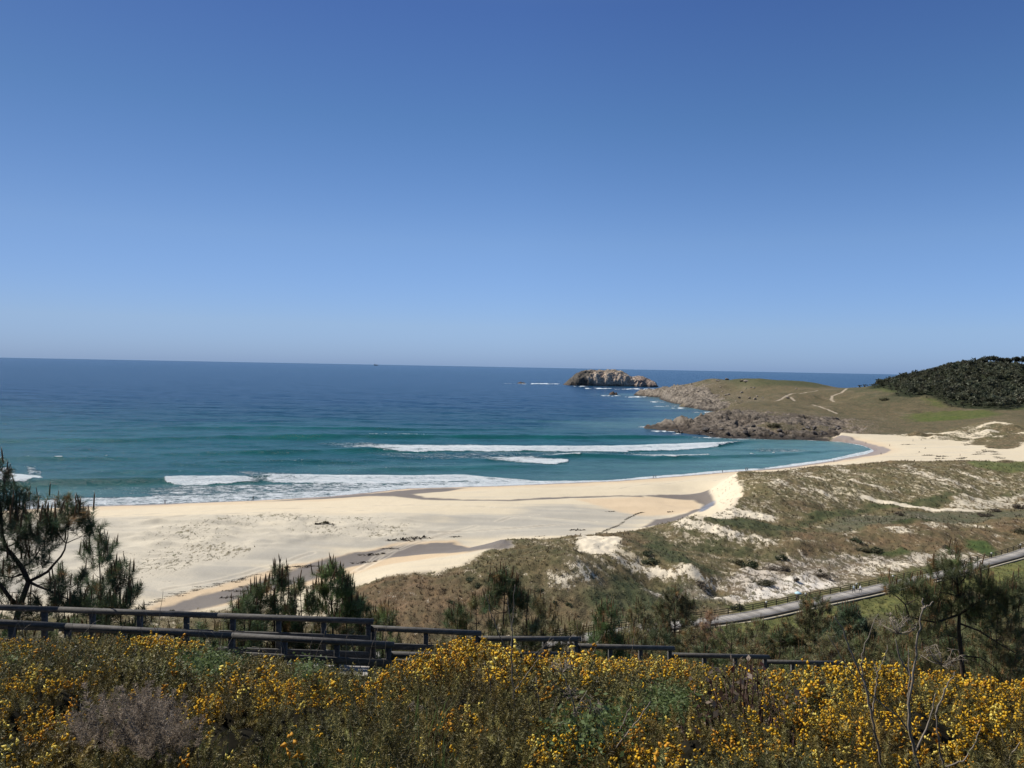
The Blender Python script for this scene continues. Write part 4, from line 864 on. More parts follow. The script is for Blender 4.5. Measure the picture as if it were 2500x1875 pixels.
for i, k in enumerate(vi):
    m = MB(); big = (i % 8 == 4); p = FP[k]; w = .15
    m.beam(p + np.array([0, 0, -.9]), p + np.array([0, 0, 1.08]), w, w); link("post", m.mesh("post", [M_RAILF]), fence)
for z in (1.02, .62, .22):
    for sg in seg:
        if len(sg) < 2: continue
        m = MB(); m.tube(FP[sg] + np.array([0, 0, z]), .065, 5); link("rail", m.mesh("rail", [M_RAILF]), fence)
M_BOLL = simple("bollard_white", (.5, .5, .45), .7)
BLM = MB(); BLM.beam((0, 0, 0), (0, 0, .95), .22, .22); blm = BLM.mesh("housing", [M_RAILF]); BLT = MB(); BLT.beam((0, 0, .95), (0, 0, 1.3), .3, .3); blt = BLT.mesh("head", [M_BOLL])
for i, (bxp, w) in enumerate(zip([1515, 1862, 1958, 2082, 2178, 2265, 2415, 2487], ["beside the hidden bend of the fence", "left of the pale blue umbrella", "right of the pale blue umbrella", "just right of the two walkers", "second to the right of the two walkers", "behind the tall pine by the boardwalk", "where the fence nears the picture edge", "last at the right end of the fence"])):
    k = vis[np.argmin(np.abs(px_[vis] - bxp))]; p = FP[k] + np.append(NB[k] * .35, 0)
    r = empty("bollard_light", tuple(p), math.atan2(TT[k][1], TT[k][0])); tag(r, "short boardwalk bollard with pale cap " + w, "bollard", "bollards along the boardwalk fence"); link("housing", blm, r); link("cap", blt, r)
# ------------------------------------------------------------------ people
def person(name, loc, rz, label, top, legs, hair=(.04, .03, .02), pose="walk", hgt=1.7, shorts=False, grp=None):
    k = hgt / 1.75
    st = .26 if pose == "walk" else .07
    J = [(0, 0, .95), (0, 0, 1.15), (0, .01, 1.38), (0, .01, 1.50), (0, .03, 1.58), (0, .03, 1.68), (0, .01, 1.74)]; E = [(i, i + 1) for i in range(6)]; Rr = [.135, .12, .15, .06, .075, .095, .05]
    def ch(start, pts, rads):
        p = start
        for q, r in zip(pts, rads): J.append(q); Rr.append(r); E.append((p, len(J) - 1)); p = len(J) - 1
    if pose == "sit":
        J = [(x, y, z - .80) for x, y, z in J]
        for s in (-1, 1): ch(0, [(s * .1, .05, .14), (s * .13, .42, .42), (s * .13, .68, .06), (s * .13, .82, .05)], [.10, .075, .05, .04])
        for s in (-1, 1): ch(2, [(s * .19, 0, .58), (s * .24, .12, .36), (s * .15, .34, .38), (s * .13, .42, .40)], [.06, .045, .035, .03])
    else:
        for s in (-1, 1): ch(0, [(s * .09, s * st * .3, .82), (s * .10, s * st * .75 + .03, .48), (s * .10, s * st - (.04 if s < 0 else 0), .09), (s * .10, s * st + .14, .04)], [.10, .068, .045, .038])
        for s in (-1, 1): ch(2, [(s * .20, .0, 1.36), (s * .25, -s * st * .3, 1.10), (s * .25, -s * st * .75 + .05, .86), (s * .25, -s * st * .8 + .08, .76)], [.058, .042, .034, .03])
    me = bpy.data.meshes.new(name); me.from_pydata([tuple(c * k for c in j) for j in J], E, [])
    o = link(name, me, None, loc); o.rotation_euler = (0, 0, rz)
    sk = o.modifiers.new("skin", 'SKIN'); dv = me.skin_vertices[0].data
    for i, r in enumerate(Rr): dv[i].radius = (r * k, r * k * .85); dv[i].use_root = (i == 0)
    ss = o.modifiers.new("smooth", 'SUBSURF'); ss.levels = 1; ss.render_levels = 1
    t = NT("clothing"); xyz = t.new("ShaderNodeSeparateXYZ"); tc = t.new("ShaderNodeTexCoord"); t.link(tc.outputs["Object"], xyz.inputs[0])
    h = t.math('ADD', t.math('MULTIPLY', xyz.outputs[2], 1 / k), .80 if pose == "sit" else 0); h = t.math('MULTIPLY', h, .5)
    skin = (.42, .26, .18); cr = t.ramp(h, [(0, (.05, .04, .04)), (.035, skin if shorts else legs), (.24 if shorts else .25, legs), (.47 if pose != "sit" else .55, top), (.755, skin), (.83, hair)])
    t.n["Color Ramp"].color_ramp.interpolation = 'CONSTANT'; t.base(cr, .8, .2); me.materials.append(t.m)
    tag(o, label, "person", grp); return o
def beachman(px, py, **kw):
    p = hit(px, py)[0]; kw.setdefault("rz", 1.3); rz = kw.pop("rz"); return person("person", (p[0], p[1], gz(p[0], p[1])), rz, **kw)
DK, NV, GR, RD, WH, BL_ = (.02, .02, .022), (.02, .03, .06), (.12, .13, .13), (.2, .05, .04), (.7, .7, .72), (.10, .14, .22)
beachman(403, 1231, label="jogger in pale top and dark shorts by the surf at the left of the beach", top=(.35, .36, .4), legs=DK, shorts=True)
beachman(618, 1222, label="lone walker in black at the foot of the foam on the left beach", top=DK, legs=DK)
beachman(1595, 1169, label="left walker of the dark pair nearest the dune scarp at the water", top=DK, legs=NV, rz=-1.4)
beachman(1601, 1168, label="right walker of the dark pair nearest the dune scarp at the water", top=NV, legs=DK, rz=-1.4)
beachman(1764, 1155, label="lone dark walker at the foam above the dune scarp", top=DK, legs=DK, rz=0)
beachman(1821, 1152, label="left walker of the dark pair on the sand behind the dune crest", top=RD, legs=DK)
beachman(1825, 1151.5, label="right walker of the dark pair on the sand behind the dune crest", top=DK, legs=NV)
beachman(2036, 1128, label="wader standing in the swash of the curved bay", top=DK, legs=DK, pose="stand")
beachman(2151, 1110, label="walker on wet sand below the point of the bay", top=GR, legs=DK)
beachman(2114, 1083, label="tall walker on the sand at the top of the bay", top=DK, legs=DK)
beachman(2172, 1090, label="walker on dry sand right of the top of the bay", top=RD, legs=DK, pose="stand")
beachman(2229, 1077, label="left of two small strollers high on the wide beach", top=GR, legs=GR)
beachman(2249, 1076, label="right of two small strollers high on the wide beach", top=GR, legs=DK)
beachman(2245, 1105, label="nearer of two lone sitters on the wide beach", top=DK, legs=DK, pose="sit", hgt=1.9)
beachman(2260, 1096, label="farther of two lone sitters on the wide beach", top=DK, legs=DK, pose="sit", hgt=1.9)
beachman(2344, 1115, label="bather standing beside the seated group on the wide beach", top=(.35, .22, .15), legs=GR, pose="stand")
beachman(2352, 1119.5, label="left sitter of the group on the wide beach", top=DK, legs=DK, pose="sit")
beachman(2356, 1119, label="right sitter of the group on the wide beach", top=NV, legs=DK, pose="sit")
def onboard(px, off, **kw):
    k = vis[np.argmin(np.abs(px_[vis] - px))]; p = BC[k] + NB[k] * off; rz = math.atan2(TT[k][1], TT[k][0]) - math.pi / 2
    return person("person", (p[0], p[1], BZ[k] + .01), rz + kw.pop("turn", 0), **kw)
onboard(2064, 1.7, label="taller boardwalk walker in pale checked shirt and dark trousers", top=(.36, .42, .46), legs=DK, hair=(.6, .57, .5), hgt=1.8)
onboard(2070, 2.1, label="shorter boardwalk walker in white top and white hat", top=WH, legs=(.035, .03, .045), hair=(.75, .72, .65), hgt=1.6)
p_umb = onboard(1934, .6, label="walker in dark clothes under the pale blue umbrella", top=(.10, .08, .08), legs=DK, pose="stand", hgt=1.65)
u = empty("umbrella", (p_umb.location.x + .25, p_umb.location.y, p_umb.location.z)); tag(u, "pale blue umbrella held above a walker on the boardwalk", "umbrella")
m = MB(); m.tube([(0, 0, 1.0), (0, 0, 2.15)], .012, 6); m.tube([(0, 0, 1.0), (.04, 0, .96), (.07, 0, 1.0)], .015, 6); link("shaft", m.mesh("shaft", [M_RAILF]), u)
n = 8; V_ = [(0, 0, 2.12)]; Fq = []; Ft = []
for j, (r, z) in enumerate([(.28, 2.07), (.52, 1.95), (.72, 1.76)]):
    for i in range(n): V_.append((r * math.cos(i * 6.283 / n), r * math.sin(i * 6.283 / n), z))
for i in range(n):
    Ft.append((0, 1 + i, 1 + (i + 1) % n))
    for j in (0, 1): Fq.append((1 + j * n + i, 1 + (j + 1) * n + i, 1 + (j + 1) * n + (i + 1) % n, 1 + j * n + (i + 1) % n))
m = MB(); m.add(V_, Fq, Ft); co = link("canopy", m.mesh("canopy", [simple("umbrella_cloth", (.42, .60, .66), .7)]), u); sm = co.modifiers.new("thick", 'SOLIDIFY'); sm.thickness = .01
# ------------------------------------------------------------------ dune grass and scrub (uncountable)
def fan_proto(nb, h, spread, w, seed):
    r = np.random.RandomState(seed); V = []; T = []
    for k in range(nb):
        a = r.rand() * 6.283; o = np.array([math.cos(a), math.sin(a), 0]); t_ = np.array([-o[1], o[0], 0]) * w
        b = o * r.rand() * spread * .35; tip = b + o * spread * r.uniform(.4, 1) + np.array([0, 0, h * r.uniform(.55, 1)]); n = len(V)
        V += [b - t_, b + t_, tip]; T.append((n, n + 1, n + 2))
    return np.array(V), np.array(T)
def stamp(protos, pos, dirs, scale, tint, seed=0):
    r = np.random.RandomState(seed); N = len(pos); which = r.randint(len(protos), size=N); VV = []; FF = []; CC = []; n = 0
    M3 = frames(dirs, r.rand(N) * 6.283, scale)
    for k, (pv, pf) in enumerate(protos):
        m_ = which == k
        if not m_.any(): continue
        V1, F1 = instance(pv, pf, pos[m_], M3[m_]); VV.append(V1); FF.append(F1 + n); n += len(V1)
        CC.append(np.repeat(tint[m_], len(pv), axis=0))
    return np.vstack(VV), np.vstack(FF), np.vstack(CC)
r = np.random.RandomState(21)
isd = np.where((dune > .5) & (K > .3) & (BWd > 4.5) & (Y > 120) & (Y < 460) & (np.abs(X) < .8 * Y))[0]
pr_ = K[isd]; sel = isd[r.rand(len(isd)) < .17 * pr_ ** 1.5][:34000]
jx = r.randn(len(sel)) * .5; jy = r.randn(len(sel)) * .8; px0 = X[sel] + jx; py0 = Y[sel] + jy
pos = np.stack([px0, py0, ground(px0, py0) - .03], 1); tn = V[sel] * r.uniform(.75, 1.5, (len(sel), 1)) * np.array([1.05, 1.0, .95])
up_ = np.stack([r.randn(len(sel)) * .12 + .15, r.randn(len(sel)) * .12, np.ones(len(sel))], 1)
Vt, Ft, Ct = stamp([fan_proto(9, .62, .42, .05, s) for s in range(4)], pos, up_, r.uniform(.6, 1.5, len(sel)) * np.where(py0 > 220, 1.15, .8), tn, 3)
o = link("dune_grass", mesh_np("dune_grass", Vt, Ft, [M_LEAF], attrs=dict(tint=Ct))); o["kind"] = "stuff"
o["label"] = "olive and brown marram grass tufts covering the dunes"; o["category"] = "dune grass"
isb = np.where((beach > .5) & (K > .2) & (Y < 320) & (Y > 130))[0]; sel = isb[r.rand(len(isb)) < .10 * K[isb]][:7000]
pos = np.stack([X[sel], Y[sel], ground(X[sel], Y[sel]) - .03], 1); tn = np.array([[.13, .115, .065]]) * r.uniform(.7, 1.4, (len(sel), 1))
Vt, Ft, Ct = stamp([fan_proto(8, .34, .3, .035, s) for s in range(3)], pos, np.tile([0.1, 0, 1.0], (len(sel), 1)), r.uniform(.5, 1.4, len(sel)), tn, 4)
o = link("beach_grass", mesh_np("beach_grass", Vt, Ft, [M_LEAF], attrs=dict(tint=Ct))); o["kind"] = "stuff"; o["label"] = "sparse dry tufts dotting the low hummocks of the beach"; o["category"] = "beach grass"
# ------------------------------------------------------------------ leafy clump crowns for far trees and bushes
def crown_proto(n, seed, flat=.8, leaf=.16):
    r = np.random.RandomState(seed); V = []; T = []; c = r.randn(9, 3); c /= np.linalg.norm(c, axis=1)[:, None]; c *= .55; c[:, 2] = np.abs(c[:, 2]) * flat
    for k in range(n):
        q = c[r.randint(9)]; d_ = r.randn(3); d_ /= np.linalg.norm(d_); b = q + d_ * (.42 * r.rand() ** .4); b[2] = max(b[2], -.15)
        u = r.randn(3) * leaf; v = r.randn(3) * leaf; m_ = len(V); V += [b - u * .5, b + u * .5 - v * .3, b + v]; T.append((m_, m_ + 1, m_ + 2))
    return np.array(V), np.array(T)
CPR = [crown_proto(130, s) for s in range(5)]; CPS = [crown_proto(420, 20 + s, .8, .11) for s in range(4)]
# wood on the hill: one mass of trees too many to count
r = np.random.RandomState(31); fm_ = np.where((sdF > -2) & (Y < 1150) & (X < 1150))[0]; sel = fm_[r.permutation(len(fm_))[:4200]]
pos = np.stack([X[sel] + r.randn(len(sel)) * 1.5, Y[sel] + r.randn(len(sel)) * 3, Hh[sel] + 2.0], 1)
fade = np.clip(sdF[sel] / 14, .35, 1); sc = r.uniform(2.6, 6.6, len(sel)) * fade * (1 + .35 * (r.rand(len(sel)) < .12))
base_t = np.array([.078, .082, .050]); tn = base_t * r.uniform(.6, 1.7, (len(sel), 1)) + r.randn(len(sel), 1) * np.array([.006, .002, .001])
pos[:, 2] += sc * .35 - 1.0
Vt, Ft, Ct = stamp(CPR, pos, np.stack([r.randn(len(sel)) * .1, r.randn(len(sel)) * .1, np.ones(len(sel))], 1), sc, np.clip(tn, .01, 1), 6)
o = link("woodland", mesh_np("woodland", Vt, Ft, [M_LEAF], attrs=dict(tint=Ct))); o["kind"] = "stuff"; o["label"] = "dense dark pine wood covering the hill behind the headland meadow"; o["category"] = "wood"
# flat-topped pines on the skyline of the hill
UMB = [(2285, 897, 9), (2302, 892, 10), (2320, 886, 11), (2338, 883, 12), (2356, 880, 13), (2372, 884, 12), (2396, 877, 14), (2412, 871, 15), (2428, 871, 15), (2446, 874, 14), (2462, 875, 14), (2480, 873, 15), (2497, 872, 15), (2520, 872, 15), (2268, 905, 7), (2112, 939, 5), (2100, 943, 3.5)]
ordn = ["first", "second", "third", "fourth", "fifth", "sixth", "seventh", "eighth", "ninth", "tenth", "eleventh", "twelfth", "thirteenth", "fourteenth", "fifteenth"]
UMB_s = sorted(UMB[:15]); 
for i, (px, py, hh_) in enumerate(UMB):
    d_ = 955.0 if i < 15 else 1000.0; q = at(px, py, d_); g0 = gz(q[0], q[1]); Ht = max(q[2] - g0, 5.0) if i < 15 else max(q[2] - g0, 3.0)
    lb = ("flat-topped dark pine on the hill skyline, %s from the left" % ordn[UMB_s.index((px, py, hh_))]) if i < 15 else ("lone small windswept tree on the headland skyline left of the wood" if i == 15 else "lowest bush beside the lone tree on the headland skyline")
    root = empty("umbrella_pine" if i < 15 else "windswept_tree", (q[0], q[1], g0)); tag(root, lb, "tree", "pines on the hill skyline" if i < 15 else None)
    m = MB(); rr_ = np.random.RandomState(i)
    for k in range(3): m.tube([(rr_.randn() * .3, 0, -.5), (rr_.randn() * .8, 0, Ht * .45), (rr_.randn() * 3, rr_.randn(), Ht * .85)], [.45, .32, .15], 5)
    link("trunk", m.mesh("trunk", [M_BARK]), root)
    n = 9; cp_ = np.stack([rr_.randn(n) * Ht * .30, rr_.randn(n) * 3, Ht * (.70 + .16 * rr_.rand(n))], 1); 
    cp_[:, 2] -= np.abs(cp_[:, 0]) * .22
    Vt, Ft, Ct = stamp(CPR, cp_, np.tile([0, 0, 1.0], (n, 1)), rr_.uniform(.30, .44, n) * Ht, np.tile([[.05, .055, .034]], (n, 1)) * rr_.uniform(.7, 1.3, (n, 1)), i)
    link("crown", mesh_np("crown", Vt, Ft, [M_LEAF], attrs=dict(tint=Ct)), root)
# low scrub bushes on the dunes and headland
SB = []
for s in range(4):
    pv, pf = CPS[s]; SB.append([mesh_np("bush", pv, pf, [M_LEAF], attrs=dict(tint=np.tile([c_], (len(pv), 1)))) for c_ in ((.060, .072, .034), (.13, .105, .075), (.085, .078, .04))])
for px, py, w, h, kind, lb in [(1830, 1388, 3.4, 2.2, 0, "dark round bush at the foot of the dune with the pale spill of sand"), (1800, 1378, 2.6, 1.6, 2, "brown bush left of the dark round dune bush"), (1895, 1400, 4.5, 1.2, 1, "grey leafless scrub right of the dark round dune bush"), (1915, 1402, 3.2, 1.2, 1, "second grey scrub right of the dark round dune bush"),
        (1715, 1438, 4.0, 1.2, 1, "grey scrub on the pale slack left of the white sand"), (1860, 1430, 4.5, 1.0, 2, "low brown scrub above the white sand patch"), (1800, 1488, 2.2, 1.6, 0, "bush by the fence left of the white sand patch"), (1945, 1424, 1.6, 1.0, 1, "small grey scrub on the white sand patch"),
        (2001, 1392, 1.0, 1.0, 2, "single small dark bush in the middle of the tan slack"), (1915, 1395, 2.5, 1.3, 1, "grey scrub above the tan slack"), (1908, 1364, 2.5, 1.6, 0, "dark bush at the left foot of the second ridge"), (2115, 1344, 6, 1.4, 2, "long brown scrub at the foot of the second ridge"), (2140, 1345, 4, 1.5, 0, "dark scrub at the foot of the second ridge"),
        (2195, 1257, 2.6, 1.4, 1, "lone brown bush on the flat grey slack"), (2395, 1259, 3.0, 1.2, 1, "left brown bush at the far end of the slack"), (2415, 1261, 2.4, 1.4, 1, "middle brown bush at the far end of the slack"), (2430, 1249, 3.2, 1.3, 1, "long brown bush behind the far end of the slack"), (2487, 1243, 3.4, 2.0, 1, "rounded brown bush at the right edge above the slack"), (2495, 1300, 4, 1.6, 2, "bush on the second ridge at the right edge"),
        (2308, 1345, 2.2, 1.2, 1, "small grey bush above the fence near the tall pine"), (2090, 1322, 3.2, 1.2, 0, "bush in the hollow of the second ridge"), (1590, 1362, 3.5, 1.4, 0, "dark bush in the green hollow behind the centre dune"), (1582, 1352, 2.6, 1.2, 0, "smaller dark bush in the green hollow behind the centre dune"),
        (1320, 1447, 1.4, .7, 0, "round green cushion on the bare flank of the centre dune"), (1355, 1482, 1.3, .7, 0, "green cushion low on the centre dune, left one"), (1388, 1486, 1.3, .7, 0, "green cushion low on the centre dune, right one"), (1150, 1428, 2.0, .9, 0, "dark green bush on the brown mound, upper one"), (1168, 1440, 1.8, .9, 0, "dark green bush on the brown mound, lower one"), (1100, 1478, 1.3, .6, 0, "small green cushion on the brown mound"),
        (2160, 976, 9, 3.5, 2, "dark bush on the brown slope of the headland"), (766, 1435, 2.4, .8, 2, "brown bush on the sand beside the lower stream"), (420, 1491, 1.0, .6, 2, "small bush where the lower stream meets the railing"), (795, 1279, 1.6, .9, 2, "dark bush alone on the grey sand flat"), (2012, 1414, 3.0, 1.0, 1, "grey scrub at the near edge of the tan slack"), (1890, 1040, 9, 3, 2, "dark thicket on the cliff of the near point")]:
    p = hit(px, py)[0]; root = link("scrub_bush", SB[(px + py) % 4][kind], None, (p[0], p[1], gz(p[0], p[1]) + .05 * h)); root.scale = (w * .75, w * .6, h * .9); root.rotation_euler = (0, 0, px % 6); tag(root, lb, "bush")
# ------------------------------------------------------------------ pines near the walkway
def needle_proto(n, seed, ln=.22, w=.0042, up=.55):
    r = np.random.RandomState(seed); V = []; T = []
    for k in range(n):
        a = r.rand() * 6.283; z0 = r.rand() ** .8 * .32; o = np.array([math.cos(a), math.sin(a), 0]); s = r.uniform(.45, 1.0)
        d_ = o * s + np.array([0, 0, up * r.uniform(.5, 1.3)]); d_ /= np.linalg.norm(d_); t_ = np.cross(d_, r.randn(3)); t_ = t_ / np.linalg.norm(t_) * w
        b = np.array([0, 0, z0]); L_ = ln * r.uniform(.7, 1.1); m_ = len(V); V += [b - t_, b + t_, b + d_ * L_ + np.array([0, 0, -.012 * s])]; T.append((m_, m_ + 1, m_ + 2))
    return np.array(V), np.array(T)
NP = [needle_proto(95, s) for s in range(4)]; NPL = [needle_proto(60, 9 + s, .2, .0062) for s in range(3)]
def cone_proto(h=.34, rad=.017):
    an = np.arange(5) * 2 * np.pi / 5; V = [(rad * math.cos(a), rad * math.sin(a), 0) for a in an] + [(rad * .8 * math.cos(a) + .012, rad * .8 * math.sin(a), h * .7) for a in an] + [(.02, 0, h)]
    T = []
    for i in range(5):
        j = (i + 1) % 5; T += [(i, j, 5 + j), (i, 5 + j, 5 + i), (5 + i, 5 + j, 10)]
    return np.array(V), np.array(T)
CAND = cone_proto()
def finish_pine(root, mb, pos, dirs, scale, tint, cpos, cscale, seed, near=True, shoot_col=None):
    o3 = np.array(root.location); link("trunk", shift(mb.mesh("trunk", [M_BARK], smooth=True), -o3), root)
    r = np.random.RandomState(seed); pos = np.array(pos) - o3; dirs = np.array(dirs); N = len(pos)
    tn = np.array(tint) * r.uniform(.65, 1.5, (N, 1)) * (1 + r.randn(N, 3) * .06)
    dead = r.rand(N) < .07; tn[dead] = np.array([.13, .08, .035]) * r.uniform(.8, 1.2, (dead.sum(), 1))
    Vt, Ft, Ct = stamp(NP if near else NPL, pos, dirs, np.array(scale), np.clip(tn * 2.75, .005, 1), seed)
    if len(cpos):
        cp = np.array(cpos) - o3; n = len(cp); dd_ = np.stack([r.randn(n) * .10, r.randn(n) * .10, np.ones(n)], 1)
        V1, F1 = instance(CAND[0], CAND[1], cp, frames(dd_, r.rand(n) * 6.28, np.array(cscale))); F1 = F1 + len(Vt); Vt = np.vstack([Vt, V1]); Ft = np.vstack([Ft, F1]); Ct = np.vstack([Ct, np.repeat(np.array([[.17, .10, .045]]) * r.uniform(.6, 1.3, (n, 1)), len(CAND[0]), 0)])
    link("crown", mesh_np("crown", Vt, Ft, [M_NEED], attrs=dict(tint=Ct)), root)

def shift(me, v):
    n = len(me.vertices); a = np.empty(n * 3, np.float32); me.vertices.foreach_get("co", a); a = a.reshape(-1, 3) + np.array(v, np.float32); me.vertices.foreach_set("co", a.ravel()); me.update(); return me
def pine(px, py, d, spread, label, seed, tint=(.046, .060, .026), c0=.25, dens=1.0, lean=0.0, near=True, cand=.7, grp=None, pxb=None, nm="pine_tree", needle=1.0, bare=0, pw=.8):
    r = np.random.RandomState(seed); top = at(px, py, d); bx_ = top[0] if pxb is None else at(pxb, py, d)[0]
    g0 = gz(bx_, d) - .1; Hh_ = top[2] - g0 - .22; base = np.array([bx_, d, g0]); root = empty(nm, tuple(base)); tag(root, label, "tree" if Hh_ > 2.2 else "young pine", grp)
    nt = 9; tt = np.linspace(0, 1, nt); tr = base + np.stack([tt * (top[0] - bx_) + np.sin(tt * 3 + seed) * .06 * Hh_ * .3 * tt, np.sin(tt * 4 + seed * 2) * .05 * Hh_ * .3 * tt, tt * Hh_], 1)
    r0 = .012 + .011 * Hh_; mb = MB(); mb.tube(tr, np.linspace(r0, .010, nt), 7)
    pos, dirs, sc, cpos, cs = [], [], [], [], []; dens = dens * (.78 if near else .9)
    def tuft(P, out, k=1.0, n=3):
        for q in range(n):
            o_ = r.randn(3) * .07 * k; o_[2] = abs(o_[2]) * .6; b = P + o_; dd_ = np.array([out[0] * .45, out[1] * .45, .85]) + r.randn(3) * .22
            pos.append(b); dirs.append(dd_); s_ = r.uniform(.85, 1.2) * needle * k; sc.append(s_)
            if r.rand() < cand:
                u_ = dd_ / np.linalg.norm(dd_); cpos.append(b + u_ * .30 * s_); cs.append(r.uniform(.5, 1.25))
    nw = max(4, int(Hh_ * (1 - c0) / .32)); 
    for w in range(nw):
        f = c0 + (1 - c0) * (w + .3) / nw; kb = max(2, int(round(r.uniform(3.5, 5.5) * dens)))
        for b in range(kb):
            a = r.rand() * 6.283; L = spread * (1 - ((f - c0) / (1 - c0))) ** pw * r.uniform(.6, 1.1) + .12; o_ = np.array([math.cos(a), math.sin(a)])
            P0 = np.array([np.interp(f, tt, tr[:, k]) for k in range(3)]); rise = L * r.uniform(.15, .75)
            s_ = np.linspace(0, 1, 5); br = P0 + np.stack([o_[0] * L * s_, o_[1] * L * s_, rise * s_ ** 1.7 + np.sin(s_ * 5 + b) * .03 * L], 1)
            mb.tube(br, np.linspace(.006 + .009 * L, .005, 5), 5)
            ntf = max(1, int(L / .24 * dens))
            for q in range(ntf):
                u = 1 - .75 * q / ntf; P = np.array([np.interp(u, s_, br[:, k]) for k in range(3)]); side = r.randn(3) * .13 * (q > 0); side[2] = abs(side[2])
                if q > 0: mb.tube([P, P + side * .6, P + side + np.array([0, 0, .04])], [.006, .005, .004], 4)
                tuft(P + side, o_, 1.0, 2 if q else 3)
    tuft(tr[-1], (0, 0), 1.1, 6)
    for k in range(bare):
        f = r.uniform(.15, .5); a = r.rand() * 6.28; L = r.uniform(.3, .9); P0 = np.array([np.interp(f, tt, tr[:, q]) for q in range(3)]); mb.tube([P0, P0 + np.array([math.cos(a) * L * .5, math.sin(a) * L * .5, .1]), P0 + np.array([math.cos(a) * L, math.sin(a) * L, .05 * r.randn()])], [.012, .008, .004], 4)
    finish_pine(root, mb, pos, dirs, sc, tint, cpos, cs, seed, near); return root
# big pine at the left edge, drawn branch by branch
def drawn_pine(label, d0, pxb, L, T, tint, seed, dn=.28):
    r = np.random.RandomState(seed); base = np.array([at(pxb, 1481, d0)[0], d0, 0]); base[2] = gz(base[0], d0); root = empty("pine_tree", tuple(base)); tag(root, label, "tree")
    mb = MB(); pos, dirs, sc, cpos, cs = [], [], [], [], []
    for pts, r0, r1, dz in L:
        P = np.array([at(a, b, d0 + dz * (i / len(pts))) for i, (a, b) in enumerate(pts)]); mb.tube(P, np.linspace(r0, r1, len(P)), 7)
    for a, b, rad in T:
        rm = rad * d0 / F; n = int(4 + rad * dn); c_ = at(a, b, d0 + r.randn() * .25)
        for k in range(n):
            o_ = r.randn(3) * rm * .55; p_ = c_ + o_ - np.array([0, 0, rm * .5]); u_ = o_ / (np.linalg.norm(o_) + .01) * .55 + np.array([0, 0, .8]) + r.randn(3) * .15
            pos.append(p_); dirs.append(u_); s_ = r.uniform(.85, 1.2); sc.append(s_)
            if k % 2 == 0: mb.tube([c_ - np.array([0, 0, rm * .9]), (p_ + c_) / 2 - np.array([0, 0, rm * .45]), p_], [.009, .007, .006], 4)
            if r.rand() < .38: cpos.append(p_ + u_ / np.linalg.norm(u_) * .3 * s_); cs.append(r.uniform(.6, 1.5))
    finish_pine(root, mb, pos, dirs, sc, tint, cpos, cs, seed)
LP_L = [([(20, 1600), (48, 1481), (70, 1420), (53, 1384), (30, 1355), (14, 1336), (5, 1305), (2, 1250), (-6, 1190), (-12, 1140)], .085, .02, 0), ([(70, 1420), (95, 1408), (116, 1396), (134, 1375), (149, 1358), (158, 1342), (161, 1327)], .045, .018, .4),
         ([(161, 1327), (166, 1310), (166, 1293), (168, 1275)], .017, .008, .4), ([(161, 1327), (180, 1318), (195, 1312), (205, 1303), (212, 1295)], .013, .007, .7), ([(161, 1327), (150, 1314), (140, 1302), (128, 1293), (116, 1288)], .014, .008, .1),
         ([(70, 1420), (90, 1430), (108, 1437), (132, 1447), (154, 1457), (180, 1470)], .04, .01, -.5), ([(53, 1384), (70, 1376), (85, 1362), (95, 1345), (100, 1330)], .03, .008, -.6), ([(14, 1336), (30, 1330), (48, 1318), (58, 1300)], .025, .008, .6),
         ([(20, 1345), (-10, 1340), (-40, 1352)], .03, .01, 0), ([(60, 1400), (30, 1410), (-5, 1405), (-30, 1415)], .03, .008, -.3), ([(110, 1490), (80, 1450), (50, 1445), (18, 1448)], .018, .006, -.8), ([(40, 1480), (10, 1440), (-20, 1400), (-40, 1350)], .06, .02, -.7),
         ([(90, 1430), (110, 1424), (132, 1420), (145, 1414)], .014, .006, .2), ([(5, 1300), (16, 1290), (24, 1275)], .015, .008, .3), ([(8, 1218), (10, 1190), (12, 1160), (20, 1130), (21, 1128)], .012, .006, 0), ([(134, 1375), (110, 1371), (90, 1366)], .012, .006, -.2)]
LP_T = [(24, 1262, 30), (20, 1225, 20), (45, 1225, 20), (67, 1262, 26), (60, 1290, 24), (75, 1240, 16), (116, 1280, 26), (110, 1300, 26), (125, 1320, 22), (100, 1325, 20), (140, 1270, 22), (168, 1262, 26), (160, 1240, 16), (180, 1250, 18), (175, 1282, 16), (212, 1288, 16), (222, 1272, 12), (205, 1300, 12), (48, 1315, 20), (30, 1300, 20), (82, 1290, 20),
         (5, 1230, 30), (-20, 1260, 40), (-30, 1330, 40), (100, 1360, 18), (75, 1345, 16), (90, 1375, 14), (154, 1430, 24), (165, 1450, 20), (140, 1412, 14), (180, 1418, 14), (185, 1470, 18), (150, 1468, 20), (125, 1470, 20), (100, 1470, 22), (60, 1480, 26), (20, 1460, 26), (5, 1430, 22), (22, 1400, 18), (0, 1380, 20), (120, 1450, 14), (-10, 1290, 30), (10, 1200, 14), (4, 1180, 10), (-8, 1160, 18), (60, 1400, 14), (200, 1480, 16), (215, 1490, 14), (90, 1500, 24), (140, 1500, 20)]
drawn_pine("big spreading pine with a dark forked trunk at the left edge", 20.5, 42, LP_L, LP_T, (.032, .042, .020), 77)
